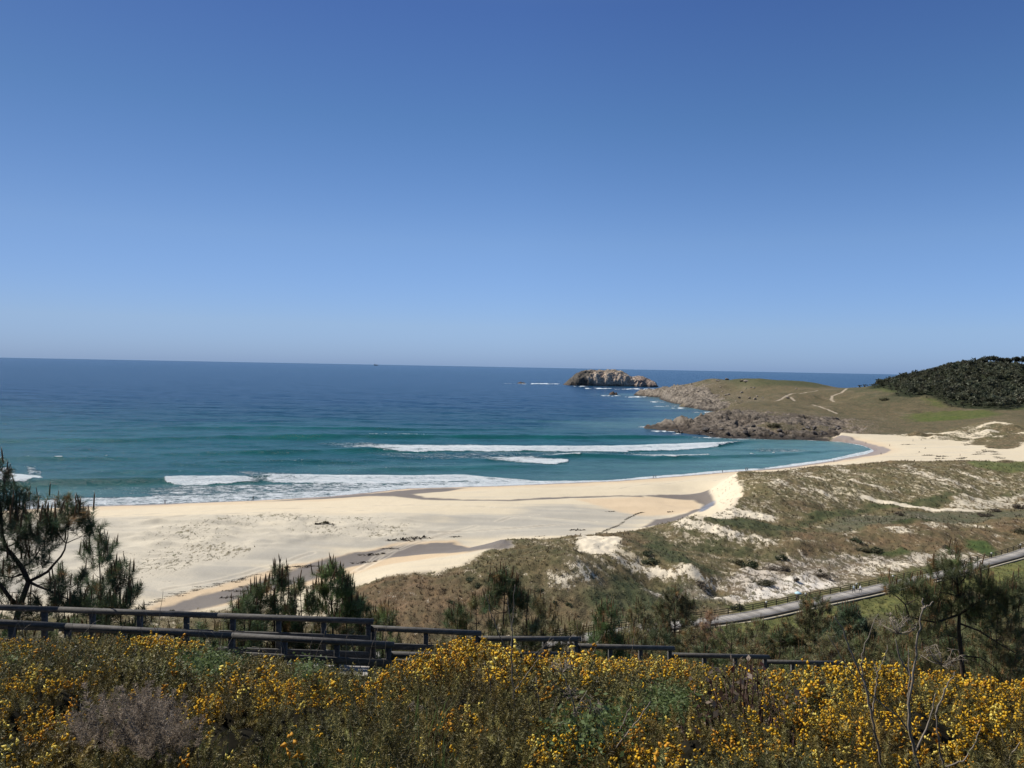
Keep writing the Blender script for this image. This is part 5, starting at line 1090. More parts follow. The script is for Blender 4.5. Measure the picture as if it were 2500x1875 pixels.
RP_L = [([(2358, 1700), (2352, 1655), (2347, 1600), (2341, 1540), (2342, 1500), (2340, 1450), (2335, 1400), (2333, 1352)], .105, .02, 0), ([(2342, 1500), (2285, 1520), (2220, 1507), (2210, 1476), (2193, 1459), (2169, 1442)], .045, .012, -.5), ([(2210, 1476), (2228, 1468), (2243, 1459)], .02, .01, -.5),
        ([(2342, 1500), (2375, 1478), (2410, 1462), (2450, 1452), (2482, 1436)], .05, .012, .5), ([(2340, 1455), (2310, 1448), (2280, 1444), (2235, 1440)], .035, .01, .3), ([(2343, 1522), (2390, 1540), (2440, 1572), (2490, 1600)], .04, .01, -.8), ([(2346, 1600), (2395, 1606), (2430, 1630), (2448, 1664)], .03, .008, -.8),
        ([(2338, 1430), (2318, 1405), (2298, 1380)], .03, .01, -.3), ([(2338, 1430), (2356, 1410), (2364, 1385)], .03, .01, .3), ([(2344, 1560), (2310, 1550), (2280, 1556)], .02, .006, .3), ([(2344, 1540), (2365, 1528), (2380, 1530)], .016, .006, 0), ([(2400, 1465), (2402, 1430), (2402, 1405)], .02, .008, .5)]
RP_T = [(2333, 1358, 15), (2300, 1374, 18), (2290, 1396, 16), (2318, 1385, 18), (2350, 1380, 15), (2362, 1400, 14), (2330, 1412, 18), (2308, 1425, 18), (2345, 1440, 22), (2320, 1455, 22), (2290, 1450, 20), (2370, 1460, 20), (2360, 1482, 22), (2325, 1480, 20), (2180, 1425, 16), (2172, 1445, 14), (2200, 1440, 16), (2230, 1425, 14), (2240, 1448, 18),
        (2262, 1440, 18), (2270, 1462, 16), (2400, 1400, 13), (2398, 1422, 16), (2405, 1440, 16), (2390, 1462, 18), (2422, 1450, 18), (2440, 1440, 15), (2452, 1457, 18), (2470, 1450, 16), (2483, 1432, 14), (2488, 1447, 16), (2475, 1470, 20), (2450, 1482, 20), (2428, 1492, 20), (2400, 1490, 20), (2460, 1502, 18), (2385, 1510, 18), (2435, 1530, 16),
        (2480, 1545, 18), (2250, 1480, 16), (2228, 1500, 16), (2272, 1500, 16), (2300, 1500, 16), (2205, 1520, 15), (2288, 1545, 14), (2250, 1550, 14), (2405, 1562, 14), (2440, 1602, 14), (2480, 1600, 16)]
drawn_pine("tall open pine with dark trunk at the right, in front of the boardwalk", 29.0, 2354, RP_L, RP_T, (.050, .054, .023), 78, .62)
pine(246, 1318, 22.0, .72, "slim dark pine right of the big left pine, behind the railing", 101, c0=.22, dens=1.25, tint=(.038, .052, .024))
pine(298, 1400, 22.5, .62, "small dark pine rightmost of the left group behind the railing", 102, c0=.3, dens=1.2, tint=(.032, .045, .022))
pine(222, 1440, 23.0, .5, "low pine between the slim and the small dark pine", 103, c0=.1, tint=(.042, .055, .026))
pine(674, 1394, 24.0, .82, "bushy pine with tall upright candles behind the left railing", 104, c0=.08, dens=1.5, cand=.9)
pine(622, 1440, 23.5, .55, "small bushy pine left of the tall candled pine", 105, c0=.1, dens=1.3)
pine(594, 1473, 22.5, .40, "smallest pine peeping over the left railing", 106, c0=.1, dens=1.2)
pine(735, 1430, 24.5, .62, "broad bushy pine right of the tall candled pine", 107, c0=.08, dens=1.5, cand=.9)
pine(811, 1385, 25.0, .62, "round-topped young pine on a bare thin trunk against white sand", 108, c0=.55, dens=1.9, tint=(.055, .075, .028), pxb=818)
pine(850, 1432, 25.5, .5, "dark pine just right of the round-topped pine", 109, c0=.15, dens=1.3)
pine(880, 1474, 26.0, .55, "low pine at the end of the left railing", 110, c0=.05, dens=1.2)
pine(935, 1492, 27.0, .75, "fresh green pine below the brown mound", 111, c0=.05, dens=1.3, tint=(.06, .078, .03), cand=.8)
pine(1228, 1402, 28.0, .55, "tall pine with a round dark top in the centre of the view", 112, c0=.72, dens=2.2, cand=.95, tint=(.045, .058, .026))
pine(1285, 1462, 28.5, 1.15, "spreading pine right of the round-topped centre pine", 113, c0=.25, dens=1.2, tint=(.06, .062, .030), bare=3)
pine(1165, 1468, 28.0, 1.15, "spreading pine left of the round-topped centre pine", 114, c0=.2, dens=1.2, tint=(.065, .066, .03))
pine(1120, 1492, 27.5, .6, "small pine beside the far end of the middle railing", 115, c0=.1, dens=1.2)
pine(1325, 1470, 29.5, .8, "bushy pine at the right of the centre group", 116, c0=.1, dens=1.2, tint=(.07, .066, .032))
pine(1482, 1485, 27.5, .75, "pine crowded with long brown candles above the stepped railing", 117, c0=.15, dens=1.6, cand=1.0, tint=(.050, .070, .028))
pine(1400, 1530, 29.0, .8, "low brownish pine left of the long-candled pine", 118, c0=.0, dens=1.2, cand=1.0, tint=(.085, .078, .036))
pine(1545, 1545, 30.0, .8, "low brownish pine right of the long-candled pine", 119, c0=.0, dens=1.2, cand=1.0, tint=(.085, .078, .036))
pine(2255, 1420, 32.0, 1.4, "low bushy pine under the left side of the tall open pine", 124, c0=.2, dens=1.1, tint=(.07, .07, .03))
pine(1990, 1462, 38.0, 2.6, "dense dark bushy pine overlapping the boardwalk right of the umbrella", 125, c0=.0, dens=1.6, tint=(.062, .062, .030), near=False, cand=.3)
pine(2075, 1480, 36.0, 2.0, "dark green pine between the walkers and the tall open pine", 126, c0=.0, dens=1.9, tint=(.042, .055, .030), near=False, cand=.3)
pine(1650, 1440, 44.0, 3.2, "broad dark pine below the grey slack, left of the boardwalk end", 127, c0=.0, dens=1.5, tint=(.065, .065, .032), near=False, cand=.3)
pine(1740, 1500, 42.0, 1.5, "reddish brown dying shrub pine at the left end of the visible boardwalk", 128, c0=.0, dens=1.2, tint=(.13, .09, .055), near=False, cand=.2)
pine(1560, 1480, 40.0, 1.7, "olive pine left of the broad dark pine", 129, c0=.0, dens=1.2, tint=(.075, .072, .034), near=False, cand=.4)
r = np.random.RandomState(91)
for i, (px, py, d, sp_) in enumerate([(1500, 1555, 34, 1.3), (1610, 1545, 36, 1.6), (1690, 1540, 38, 1.7), (1790, 1535, 38, 1.8), (1850, 1520, 40, 1.6), (1905, 1545, 38, 1.7), (2030, 1560, 34, 1.6), (2110, 1560, 33, 1.5), (2180, 1540, 34, 1.7), (2240, 1530, 36, 1.8), (2310, 1520, 37, 1.8),
        (2390, 1520, 36, 1.8), (2520, 1550, 34, 1.7), (2200, 1600, 31, 1.3), (2290, 1595, 30, 1.3), (2400, 1600, 30, 1.4), (2470, 1610, 29, 1.4), (1720, 1580, 33, 1.3), (1830, 1585, 32, 1.3), (1950, 1590, 32, 1.3), (1600, 1590, 31, 1.0), (2590, 1500, 36, 2.0), (2440, 1500, 33, 1.6), (2380, 1480, 34, 1.5), (2500, 1475, 34, 1.5), (2290, 1500, 34, 1.5), (2560, 1580, 31, 1.6)]):
    pine(px, py, d, sp_, "olive brown scrub pine in the tangled thicket between the railing and the boardwalk", 200 + i, c0=.0, dens=1.1, near=False, cand=.35,
         tint=[(.075, .074, .034), (.050, .060, .028), (.085, .076, .038), (.062, .068, .030)][i % 4], grp="scrub pines in the thicket behind the railing", nm="scrub_pine")
for i, (px, py, d, sp_) in enumerate([(340, 1540, 24, .8), (430, 1545, 25, .8), (500, 1535, 24, .9), (560, 1530, 23.5, .7), (160, 1530, 23, .9), (60, 1545, 22.5, .9), (-20, 1530, 22.5, 1.0), (680, 1545, 24, .9), (780, 1550, 24.5, .9), (850, 1552, 25, .8), (900, 1560, 27, .7), (1000, 1590, 26, .7), (1480, 1600, 27, .7)]):
    pine(px, py, d, sp_, "low green scrub seen through the bars of the railing", 300 + i, c0=.0, dens=1.1, near=False, cand=.3, tint=[(.05, .065, .03), (.075, .07, .034)][i % 2], grp="scrub seen through the railing", nm="scrub_pine")
# ------------------------------------------------------------------ gorse in front of the railings
GX = [-400, 0, 300, 480, 560, 700, 800, 880, 960, 1040, 1100, 1190, 1260, 1300, 1400, 1500, 1700, 1770, 1900, 2000, 2060, 2200, 2350, 2500, 2900]
GY = [1570, 1572, 1562, 1580, 1605, 1622, 1634, 1662, 1640, 1602, 1578, 1573, 1602, 1628, 1612, 1622, 1624, 1642, 1654, 1652, 1645, 1652, 1664, 1692, 1730]
_dr = np.random.RandomState(43); DX, DY, DR, DH = [], [], [], []
_y = 2.2
while _y < 17.2:
    R0 = .36 + .034 * _y; n_ = int((1.62 * _y + 4.5) / (R0 * 1.22))
    for k in range(n_):
        DX.append((k + .5 - n_ / 2 + _dr.uniform(-.35, .35)) * R0 * 1.22); DY.append(_y + _dr.uniform(-.3, .3) * R0); rr0 = R0 * _dr.uniform(.6, 1.25); DR.append(rr0); DH.append(.12 + rr0 * _dr.uniform(.7, 1.45))
    _y += R0 * 1.02
DX, DY, DR, DH = map(np.array, (DX, DY, DR, DH)); kp = ~((DY > 16.3) & (DX < .5)); DX, DY, DR, DH = DX[kp], DY[kp], DR[kp], DH[kp]
DH = DH + .42 * np.exp(-((W0 / 2 + F * DX / DY - 1180) / 130) ** 2 - ((DY - 12.5) / 2.2) ** 2); DG = ground(DX, DY) - .05
def limit(x, y):
    ppx = W0 / 2 + F * x / y; return 50 - (np.interp(ppx, GX, GY) - (873 + .0188 * ppx) + 5) * y / F - .03
DH = np.where(DY > 6, np.minimum(DH, np.maximum(limit(DX, DY - DR * .5) - DG - .04, .2)), DH)
def canopy(x, y):
    x = np.asarray(x, float); y = np.asarray(y, float); c_ = ground(x, y) + .12
    for i in range(len(DX)):
        q = ((x - DX[i]) ** 2 + (y - DY[i]) ** 2) / DR[i] ** 2; m_ = q < 1
        if m_.any(): c_[m_] = np.maximum(c_[m_], DG[i] + DH[i] * np.sqrt(1 - q[m_]))
    return c_
def blob(PXq, PYq, L):
    o_ = np.zeros_like(PXq)
    for cx, cy, rx, ry, v in L: o_ = np.maximum(o_, v * np.exp(-((PXq - cx) / rx) ** 2 - ((PYq - cy) / ry) ** 2))
    return o_
FL = [(2350, 1800, 420, 90, 1.0), (2300, 1720, 350, 40, .85), (1650, 1880, 330, 45, .95), (1450, 1880, 200, 30, .8), (90, 1700, 150, 30, 1.0), (60, 1800, 140, 44, 1.0), (380, 1738, 60, 24, .9), (520, 1770, 70, 26, .8), (400, 1590, 120, 22, .75), (800, 1725, 240, 36, .62), (640, 1700, 120, 26, .55),
      (1190, 1625, 110, 45, .95), (1050, 1665, 90, 40, .8), (1480, 1640, 230, 20, 1.0), (1600, 1660, 120, 20, .7), (2130, 1675, 240, 24, .85), (30, 1590, 50, 16, .4), (1300, 1700, 120, 30, .5), (1150, 1800, 120, 30, .5), (2450, 1740, 150, 40, .9), (1560, 1790, 90, 14, .5), (1950, 1720, 80, 25, .7), (980, 1680, 90, 30, .5), (250, 1650, 260, 40, .18), (1750, 1700, 120, 40, .3)]
def sprig(n_sp, n_fl, seed, w, fs=1.15):
    """one gorse shoot: short stem set with stiff spines, and pea flowers near its tip"""
    r = np.random.RandomState(seed); V = []; T = []
    for k in range(n_sp):
        z = .015 + .15 * r.rand(); a = r.rand() * 6.283; L_ = r.uniform(.014, .032) * (1.2 - z / .25); dv = np.array([math.cos(a), math.sin(a), r.uniform(.3, 1.0)]); dv /= np.linalg.norm(dv)
        t_ = np.cross(dv, r.randn(3)); t_ = t_ / np.linalg.norm(t_) * w; b = np.array([0, 0, z]) + dv * .004; m_ = len(V); V += [b - t_, b + t_, b + dv * L_]; T.append((m_, m_ + 1, m_ + 2))
    FV = []; FT = []
    for k in range(n_fl):
        z = r.uniform(.07, .185); a = r.rand() * 6.283; c_ = np.array([math.cos(a) * .018, math.sin(a) * .018, z]); q = np.linalg.qr(r.randn(3, 3))[0]; s = fs * np.array([.0115, .0065, .006]) * r.uniform(.8, 1.2); m_ = len(FV)
        oc = [(1, 0, 0), (-.6, .8, 0), (-.6, -.8, .2), (0, 0, 1.1), (0, .2, -1)]
        FV += [c_ + q @ (np.array(v) * s) for v in oc]; FT += [(m_, m_ + 1, m_ + 3), (m_ + 1, m_ + 2, m_ + 3), (m_ + 2, m_, m_ + 3), (m_ + 1, m_, m_ + 4), (m_ + 2, m_ + 1, m_ + 4), (m_, m_ + 2, m_ + 4)]
    return (np.array(V), np.array(T)), (np.array(FV), np.array(FT))
SN = [sprig(150, 16, s, .0020) for s in range(4)]; SFAR = [sprig(38, 6, 10 + s, .0050, 1.9) for s in range(4)]
def leaf_proto(n, seed, s=.03):
    r = np.random.RandomState(seed); V = []; T = []
    for k in range(n):
        c_ = r.randn(3) * .05; u = r.randn(3); u[2] *= .35; u /= np.linalg.norm(u); v = np.cross(u, [0, 0, 1.0] + r.randn(3) * .5); v /= np.linalg.norm(v); z = s * r.uniform(.7, 1.3); m_ = len(V)
        V += [c_ - u * z, c_ + v * z * .6, c_ + u * z, c_ - v * z * .6]; T += [(m_, m_ + 1, m_ + 2), (m_, m_ + 2, m_ + 3)]
    return np.array(V), np.array(T)
LP = [leaf_proto(14, s, .017) for s in range(4)]
r = np.random.RandomState(41)
P_, Nn, Dd_, Ow = [], [], [], []
for i in range(len(DX)):
    A_ = 2 * math.pi * DR[i] * (DR[i] + DH[i]) / 2; n = int(A_ * (190 if DY[i] < 5 else 105 if DY[i] < 8 else 62)); v = r.randn(n, 3); v /= np.linalg.norm(v, axis=1)[:, None]; v[:, 2] = np.abs(v[:, 2]) * .8 + .2; v /= np.linalg.norm(v, axis=1)[:, None]
    v = v[v[:, 1] < .75]; n = len(v); dpt = r.rand(n) ** 1.5 * .20; lump = 1 + .13 * perlin(v[:, 0] * 3 + i, v[:, 2] * 3 + v[:, 1] * 2); k_ = lump * (1 - dpt / DR[i])
    P_.append(np.stack([DX[i] + v[:, 0] * DR[i] * k_, DY[i] + v[:, 1] * DR[i] * k_, DG[i] + v[:, 2] * DH[i] * k_ - .10], 1)); Nn.append(v + [0, 0, .35]); Dd_.append(dpt); Ow.append(np.full(n, i))
pos = np.vstack(P_); nrm = np.vstack(Nn); dp_ = np.concatenate(Dd_); ow = np.concatenate(Ow)
ins = np.zeros(len(pos), bool)
for i in range(len(DX)):
    q = ((pos[:, 0] - DX[i]) ** 2 + (pos[:, 1] - DY[i]) ** 2) / DR[i] ** 2 + ((pos[:, 2] + .10 - DG[i]) / DH[i]) ** 2; ins |= (q < .72) & (ow != i)
lo_ = (pos[:, 2] > limit(pos[:, 0], pos[:, 1]) - .06) & (pos[:, 1] > 6)
keep = ~ins & ~lo_ & (pos[:, 1] > 2.2); pos, nrm, dp_, ow = pos[keep], nrm[keep], dp_[keep], ow[keep]; N = len(pos); print("sprigs", N, "domes", len(DX))
xx, yy = pos[:, 0], pos[:, 1]; dirs = nrm / np.linalg.norm(nrm, axis=1)[:, None] * .9 + r.randn(N, 3) * .33
gpx, gpy, _ = pix(pos)
dseed = np.array([r.rand() for _ in range(len(DX))])[ow]; clump = fbm(xx / .30, yy / .30 + pos[:, 2] * 2, 2, 95); fl0 = np.clip(blob(gpx, gpy, FL) * 1.1, 0, 1)
fd = fl0 * sstep(0, .6, fl0 * 1.1 - dseed * .55 + .25) * (.22 + .9 * sstep(-.15, .25, clump)) * sstep(-.1, .45, nrm[:, 2]) * (.4 + .7 * sstep(-.22, .12, fbm(xx / 1.2, yy / 1.2, 2, 121))) + .02
green = blob(gpx, gpy, [(510, 1640, 85, 30, 1.0), (1640, 1740, 100, 40, 1.0), (1480, 1790, 110, 45, .95), (1420, 1830, 80, 30, .9), (230, 1640, 120, 24, .5), (60, 1630, 70, 30, .55), (760, 1660, 70, 20, .8), (650, 1760, 60, 30, .5)]) + fbm(xx / 1.4, yy / 1.4, 2, 99) * .35
dead = blob(gpx, gpy, [(330, 1805, 80, 42, 1.2), (370, 1860, 110, 30, 1.1), (230, 1850, 60, 30, 1.0), (860, 1650, 50, 14, .5)])
grassz = blob(gpx, gpy, [(760, 1892, 230, 26, 1.3), (1080, 1896, 130, 24, 1.2)])
rnd = r.rand(N); typ = np.where(grassz > rnd + .25, 3, np.where(dead > .35 + .4 * rnd, 2, np.where(green > .35 + .5 * rnd, 1, 0)))
hasf = (typ == 0) & (r.rand(N) < fd * 1.9) & (dp_ < .13)
ROWS = [(2.0, 3.9, 5, "in the nearest row"), (3.9, 6.0, 6, "in the second row up"), (6.0, 9.0, 7, "in the third row up"), (9.0, 12.8, 8, "in the fourth row up"), (12.8, 18, 9, "in the last row against the railing")]
az = np.arctan2(xx, yy); owner = np.zeros(N, int); nb_ = 0; info = []
for ri, (a, b, n, w) in enumerate(ROWS):
    m_ = (yy + .25 * fbm(xx / .8, yy / .8, 2, 111) * (b - a) >= a) | (ri == 0)
    cut = np.linspace(R(-36), R(36), n + 1)[1:-1] + r.uniform(-.03, .03, n - 1)
    k = np.searchsorted(cut, az + .035 * fbm(xx / .6, yy / .6, 2, 113)); owner[m_] = nb_ + k[m_]
    for i in range(n): info.append((w, i))
    nb_ += n
tnt = np.array([.150, .125, .038]) * np.exp(r.randn(N, 1) * .5) * .9 * (1 + fbm(xx / .9, yy / .9, 3, 117)[:, None] * np.array([.5, .1, -.2])); tnt = np.clip(tnt, .006, 1)
def col_var(c, n, lo=.7, hi=1.3): return np.array(c) * r.uniform(lo, hi, (n, 1))
CORES = []; M_GORSE = leafmat("gorse_spines", .55, .12); M_CORE = simple("shade_core", (.016, .014, .009), .95, .05, .4, 12)  # near-black solid cores stand in for the shade in gaps between sprigs
WDS = ["thickly flowered", "half flowered", "sparsely flowered", "almost flowerless"]
for b in range(nb_):
    mb_ = (owner == b) & (typ == 0)
    if mb_.sum() < 30: continue
    near_ = mb_ & (yy < 6.5); far_ = mb_ & (yy >= 6.5); w, i = info[b]; frac = hasf[mb_].mean()
    VV, FF, CC = [], [], []; n0 = 0; V2, F2, C2 = [], [], []; n2_ = 0
    for mk, S in ((near_, SN), (far_, SFAR)):
        if not mk.any(): continue
        sz = r.uniform(.75, 1.2, mk.sum()) * (1.0 if S is SN else 1.25)
        a, f_, c_ = stamp([s[0] for s in S], pos[mk], dirs[mk], sz, tnt[mk], b); VV.append(a); FF.append(f_ + n0); CC.append(c_); n0 += len(a)
        mf = hasf[mk]
        if mf.any():
            fc_ = np.array([.86, .54, .04]) * r.uniform(.7, 1.1, (mf.sum(), 1)); wv = r.rand(mf.sum()); fc_[wv < .25] = np.array([.70, .36, .04]) * r.uniform(.7, 1.1, ((wv < .25).sum(), 1)); fc_[wv > .85] = (.9, .74, .18)
            a, f_, c_ = stamp([s[1] for s in S], pos[mk][mf], dirs[mk][mf], sz[mf] * 1.0, fc_, b); V2.append(a); F2.append(f_ + n2_); C2.append(c_); n2_ += len(a)
    ctr = pos[mb_].mean(0); ctr[2] = gz(ctr[0], ctr[1]); CORES.append((b, tuple(ctr))); rt = empty("gorse_bush", tuple(ctr))
    tag(rt, "%s gorse bush, %s from left %s" % (WDS[0 if frac > .5 else 1 if frac > .25 else 2 if frac > .09 else 3], ordn[i], w), "gorse bush", "gorse bushes in front of the railings")
    link("foliage", mesh_np("foliage", np.vstack(VV) - ctr, np.vstack(FF), [M_GORSE], attrs=dict(tint=np.vstack(CC))), rt)
    if V2: link("blossom", mesh_np("blossom", np.vstack(V2) - ctr, np.vstack(F2), [M_FLOW], attrs=dict(tint=np.vstack(C2))), rt)
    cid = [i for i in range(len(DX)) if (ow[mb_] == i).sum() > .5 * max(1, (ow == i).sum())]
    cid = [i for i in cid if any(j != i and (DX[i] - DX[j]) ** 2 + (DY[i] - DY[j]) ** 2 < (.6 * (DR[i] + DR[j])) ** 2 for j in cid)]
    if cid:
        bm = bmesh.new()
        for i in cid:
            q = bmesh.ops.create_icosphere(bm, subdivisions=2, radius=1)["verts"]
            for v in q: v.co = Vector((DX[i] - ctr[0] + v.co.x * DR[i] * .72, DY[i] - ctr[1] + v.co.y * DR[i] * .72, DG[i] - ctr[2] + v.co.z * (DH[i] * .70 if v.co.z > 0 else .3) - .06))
        me = bpy.data.meshes.new("shade_core"); bm.to_mesh(me); bm.free(); me.materials.append(M_CORE); link("shade_core", me, rt)
# brambles and dead gorse
def patch(mask, protos, sc, col, nm, lb, cat, rep=1):
    if mask.sum() < 20: return
    P = np.repeat(pos[mask], rep, 0) + r.randn(mask.sum() * rep, 3) * .04 + np.array([0, 0, .10]); Dd = np.repeat(dirs[mask], rep, 0)
    Vt, Ft, Ct = stamp(protos, P, Dd, r.uniform(.7, 1.2, len(P)) * sc, np.clip(col_var(col, len(P), .6, 1.5), .005, 1), 5)
    o = link(nm, mesh_np(nm, Vt, Ft, [M_LEAF], attrs=dict(tint=Ct))); tag(o, lb, cat)
br_zones = [("low dark green bramble mat among gorse at the far left", -900, 320), ("rounded mid green bramble below the left railing", 320, 600), ("green bramble patch below the walkway landing", 600, 1000), ("leafy bramble below the centre gorse mound", 1000, 1330), ("broad leafy bramble patch in the middle right of the gorse", 1330, 1800), ("scattered bramble leaves among the gorse at the right", 1800, 4000)]
for lb, a, b in br_zones:
    patch((typ == 1) & (gpx >= a) & (gpx < b), LP, 1.0, (.10, .135, .045), "bramble_patch", lb, "bramble", 2)
patch((typ == 2) & (gpx < 600), [s[0] for s in SN], 1.15, (.24, .19, .14), "dead_gorse_bush", "dead grey brown gorse bush at the bottom left among the flowers", "dead bush", 2)
patch((typ == 2) & (gpx >= 600), [s[0] for s in SN], 1.1, (.15, .12, .085), "dry_weed_patch", "dry grey weeds in front of the walkway landing", "weeds", 2)
# grass at the bottom and along the gorse
def blade_proto(nb, h, seed):
    r_ = np.random.RandomState(seed); V = []; T = []
    for k in range(nb):
        a = r_.rand() * 6.283; o = np.array([math.cos(a), math.sin(a), 0]); t_ = np.array([-o[1], o[0], 0]) * .0022; b = r_.randn(3) * .03; b[2] = 0; H_ = h * r_.uniform(.5, 1); q = o * r_.uniform(.15, .6) * H_; m_ = len(V)
        V += [b - t_, b + t_, b + q * .3 + np.array([0, 0, H_ * .6]) - t_ * .8, b + q * .3 + np.array([0, 0, H_ * .6]) + t_ * .8, b + q + np.array([0, 0, H_ * .92])]; T += [(m_, m_ + 1, m_ + 3), (m_, m_ + 3, m_ + 2), (m_ + 2, m_ + 3, m_ + 4)]
    return np.array(V), np.array(T)
mk = typ == 3; P = np.repeat(pos[mk], 2, 0) + r.randn(mk.sum() * 2, 3) * .06; P[:, 2] -= .06
ex = np.where(r.rand(N) < .012)[0]; P = np.vstack([P, pos[ex] - [0, 0, .1]])
Vt, Ft, Ct = stamp([blade_proto(9, .20, s) for s in range(4)], P, np.tile([.05, 0, 1.0], (len(P), 1)) + r.randn(len(P), 3) * .12, r.uniform(.6, 1.2, len(P)), np.clip(col_var((.075, .10, .032), len(P), .6, 1.5), .005, 1), 8)
o = link("grass", mesh_np("grass", Vt, Ft, [M_LEAF], attrs=dict(tint=Ct))); o["kind"] = "stuff"; o["label"] = "rough green grass at the bottom edge and between the gorse"; o["category"] = "grass"
# ------------------------------------------------------------------ dry stalks standing in the gorse
def stalk(label, d, lines, r0=.009, r1=.003, nm="dry_stalk", mat=None, umb=()):
    b = at(*lines[0][-1], d); root = empty(nm, (b[0], b[1], b[2])); tag(root, label, "dry plant"); m = MB()
    for li, pts in enumerate(lines):
        pts = pts[::-1]; P = np.array([at(a, c_, d + .04 * li) for a, c_ in pts]); n = len(P) * 4; s = np.linspace(0, 1, len(P)); q = np.linspace(0, 1, n); P = np.stack([np.interp(q, s, P[:, k]) for k in range(3)], 1)
        for _ in range(2): P[1:-1] = (P[:-2] + 2 * P[1:-1] + P[2:]) / 4
        P[1:-1] += r.randn(n - 2, 3) * .003; k_ = .78 if li == 0 else .55; m.tube(P, np.linspace(r0, r1, n) * k_, 6)
    link("stem", shift(m.mesh("stem", [mat or M_DRY], smooth=True), -np.array(root.location)), root)
    for a, c_, s in umb:
        m = MB(); q = at(a, c_, d)
        for k in range(16):
            v = r.randn(3); v[2] = abs(v[2]) * .8 + .4; v /= np.linalg.norm(v); e = q + v * s
            m.tube([q, (q + e) / 2 + r.randn(3) * .01, e], [.0022, .0018, .0015], 4)
            for j in range(5): f_ = r.randn(3); f_ /= np.linalg.norm(f_); m.tube([e, e + f_ * s * .28], [.0015, .001], 3)
        link("seed_head", shift(m.mesh("seed_head", [M_DRY]), -np.array(root.location)), root)
    return root
stalk("thin grey forked stalk rising past the railing in the centre", 5.2, [[(1185, 1452), (1203, 1510), (1222, 1560), (1249, 1607), (1250, 1650), (1255, 1700), (1256, 1750), (1248, 1900)], [(1257, 1427), (1255, 1480), (1250, 1525), (1249, 1607)], [(1316, 1607), (1290, 1640), (1255, 1690)], [(1239, 1460), (1245, 1500), (1249, 1540)]], .0085, .003)
stalk("bent grey stalk left of the forked centre stalk", 5.0, [[(1183, 1618), (1197, 1665), (1203, 1740), (1206, 1800), (1205, 1900)], [(1200, 1672), (1222, 1720), (1250, 1772)], [(1215, 1655), (1207, 1700), (1204, 1740)]], .007, .003)
stalk("branching grey stalk right of the forked centre stalk", 4.6, [[(1308, 1653), (1317, 1726), (1326, 1780), (1333, 1821), (1330, 1900)], [(1384, 1742), (1362, 1785), (1335, 1821)], [(1360, 1700), (1340, 1760), (1325, 1775)]], .008, .003)
stalk("thick dead umbel stalk with a spiky seed head", 4.2, [[(1373, 1642), (1390, 1686), (1402, 1725), (1412, 1808), (1425, 1851), (1432, 1910)], [(1430, 1740), (1436, 1780), (1430, 1820), (1425, 1851)], [(1433, 1686), (1406, 1734), (1408, 1790)], [(1395, 1762), (1410, 1800)]], .011, .004, umb=[(1373, 1642, .07), (1440, 1748, .09), (1398, 1700, .05)])
stalk("grey Y-shaped dead stalk leaning right near the bottom edge", 4.2, [[(1588, 1713), (1550, 1767), (1520, 1805), (1493, 1848), (1484, 1910)], [(1536, 1786), (1518, 1800)], [(1540, 1720), (1520, 1770), (1490, 1820)], [(1470, 1760), (1478, 1800), (1488, 1850)]], .011, .004)
stalk("tall dead fennel stalk, left of the three at the right", 3.9, [[(2037, 1505), (2058, 1536), (2072, 1582), (2099, 1640), (2116, 1676), (2129, 1755), (2148, 1835), (2158, 1910)], [(2021, 1550), (2075, 1638), (2129, 1702), (2211, 1765), (2237, 1835)], [(2145, 1498), (2111, 1570), (2104, 1608), (2104, 1655), (2120, 1690)], [(2166, 1575), (2154, 1623), (2140, 1642), (2137, 1695), (2131, 1740)], [(2131, 1610), (2142, 1642)]], .009, .003)
stalk("tall dead fennel stalk, middle of the three at the right", 3.7, [[(2253, 1488), (2241, 1553), (2229, 1642), (2214, 1771), (2237, 1835), (2243, 1910)], [(2218, 1582), (2222, 1660), (2216, 1720)], [(2186, 1560), (2195, 1600), (2222, 1650)], [(2284, 1692), (2270, 1760), (2237, 1835)], [(2280, 1470), (2262, 1480), (2253, 1488)], [(2253, 1460), (2253, 1488)]], .011, .004, umb=[(2192, 1548, .09)])
stalk("tall dead fennel stalk, right of the three at the right", 3.8, [[(2284, 1746), (2294, 1835), (2306, 1873), (2312, 1910)], [(2395, 1771), (2380, 1820), (2350, 1860), (2306, 1873)], [(2330, 1640), (2305, 1690), (2284, 1746)]], .010, .004, umb=[(2300, 1625, .10)])
stalk("thin pale stalk standing in the dead grey bush", 4.4, [[(197, 1718), (200, 1760), (204, 1810), (200, 1900)], [(217, 1788), (190, 1830), (172, 1880)]], .006, .003)
stalk("thin dry stalk among flowers below the landing", 5.0, [[(917, 1680), (920, 1700), (922, 1730)], [(1012, 1740), (1011, 1800), (1020, 1850), (1025, 1900)], [(1030, 1800), (1022, 1850)]], .006, .003, umb=[(1012, 1735, .05)])
stalk("crooked pale stalk at the right edge of the bottom", 3.8, [[(2490, 1812), (2465, 1850), (2455, 1900)], [(2445, 1780), (2462, 1850)]], .007, .003)
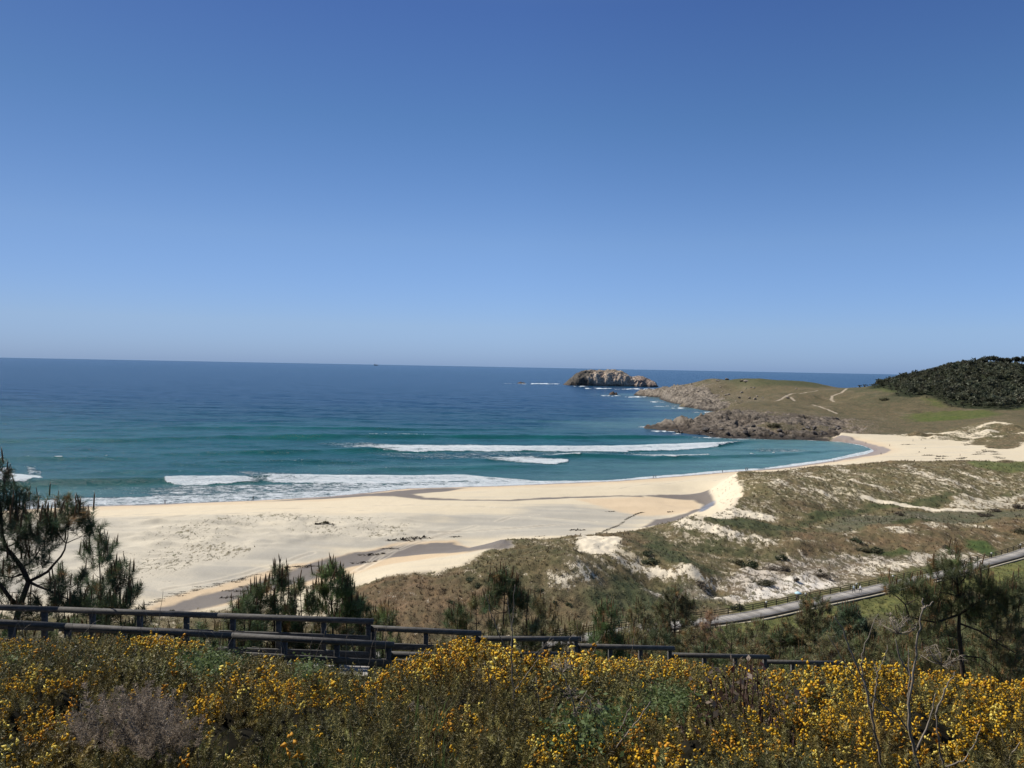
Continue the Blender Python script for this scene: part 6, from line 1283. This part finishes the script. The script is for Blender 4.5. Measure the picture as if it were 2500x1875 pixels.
# russet shrub
rt = at(1830, 1870, 6.0); root = empty("russet_shrub", tuple(rt)); tag(root, "russet stemmed shrub with curled brown leaves rising above the gorse", "shrub"); m = MB(); LV = []; LC = []
for k in range(58):
    px = r.normal(1835, 55); a = at(px + r.randn() * 10, 1870, 6.0 + r.randn() * .25); tpy = 1606 + abs(px - 1835) * .7 + r.rand() * 90 - (12 if k == 0 else 0); b = at(px + (px - 1835) * .35 + r.randn() * 18, tpy, 6.0 + r.randn() * .25)
    q = np.linspace(0, 1, 6)[:, None]; P = a + (b - a) * q + np.sin(q * 3) * r.randn(3) * .05; m.tube(P, np.linspace(.008, .003, 6), 5)
    for j in range(6): LV.append(P[r.randint(2, 6)] + r.randn(3) * .03); LC.append([(.20, .145, .10), (.055, .020, .018), (.26, .20, .15), (.10, .06, .04)][r.randint(4)])
link("stems", shift(m.mesh("stems", [M_RED]), -rt), root)
lp = leaf_proto(1, 3, .042); LV = np.array(LV); Vt, Ft, Ct = stamp([leaf_proto(1, s, .027) for s in range(6)], LV, r.randn(len(LV), 3), r.uniform(.7, 1.3, len(LV)), np.array(LC), 9)
link("dead_leaves", mesh_np("dead_leaves", Vt - rt, Ft, [M_LEAF], attrs=dict(tint=Ct)), root)
# arching canes in front of the near railing
for i in range(34):
    px = r.uniform(0, 1000) if i < 26 else r.uniform(1280, 1560); d_ = r.uniform(14.5, 16.6) if px < 1000 else 17.0; x0 = (px - W0 / 2) / F * d_; z0 = float(canopy(np.array([x0]), np.array([d_]))[0]) - .1
    L = r.uniform(.35, .8); dx_ = r.uniform(-.6, .6); P = np.array([[x0 + dx_ * s + r.randn() * .01, d_, z0 + L * (1.5 * s - .8 * s * s * abs(dx_) * 1.6)] for s in np.linspace(0, 1, 8)])
    m = MB(); m.tube(P, np.linspace(.006, .0035, 8), 5); o = link("dry_cane", shift(m.mesh("dry_cane", [M_DRY]), -P[0]), None, tuple(P[0])); tag(o, "thin pale dry cane arching up in front of the dark railing", "dry cane", "dry canes in front of the railing")
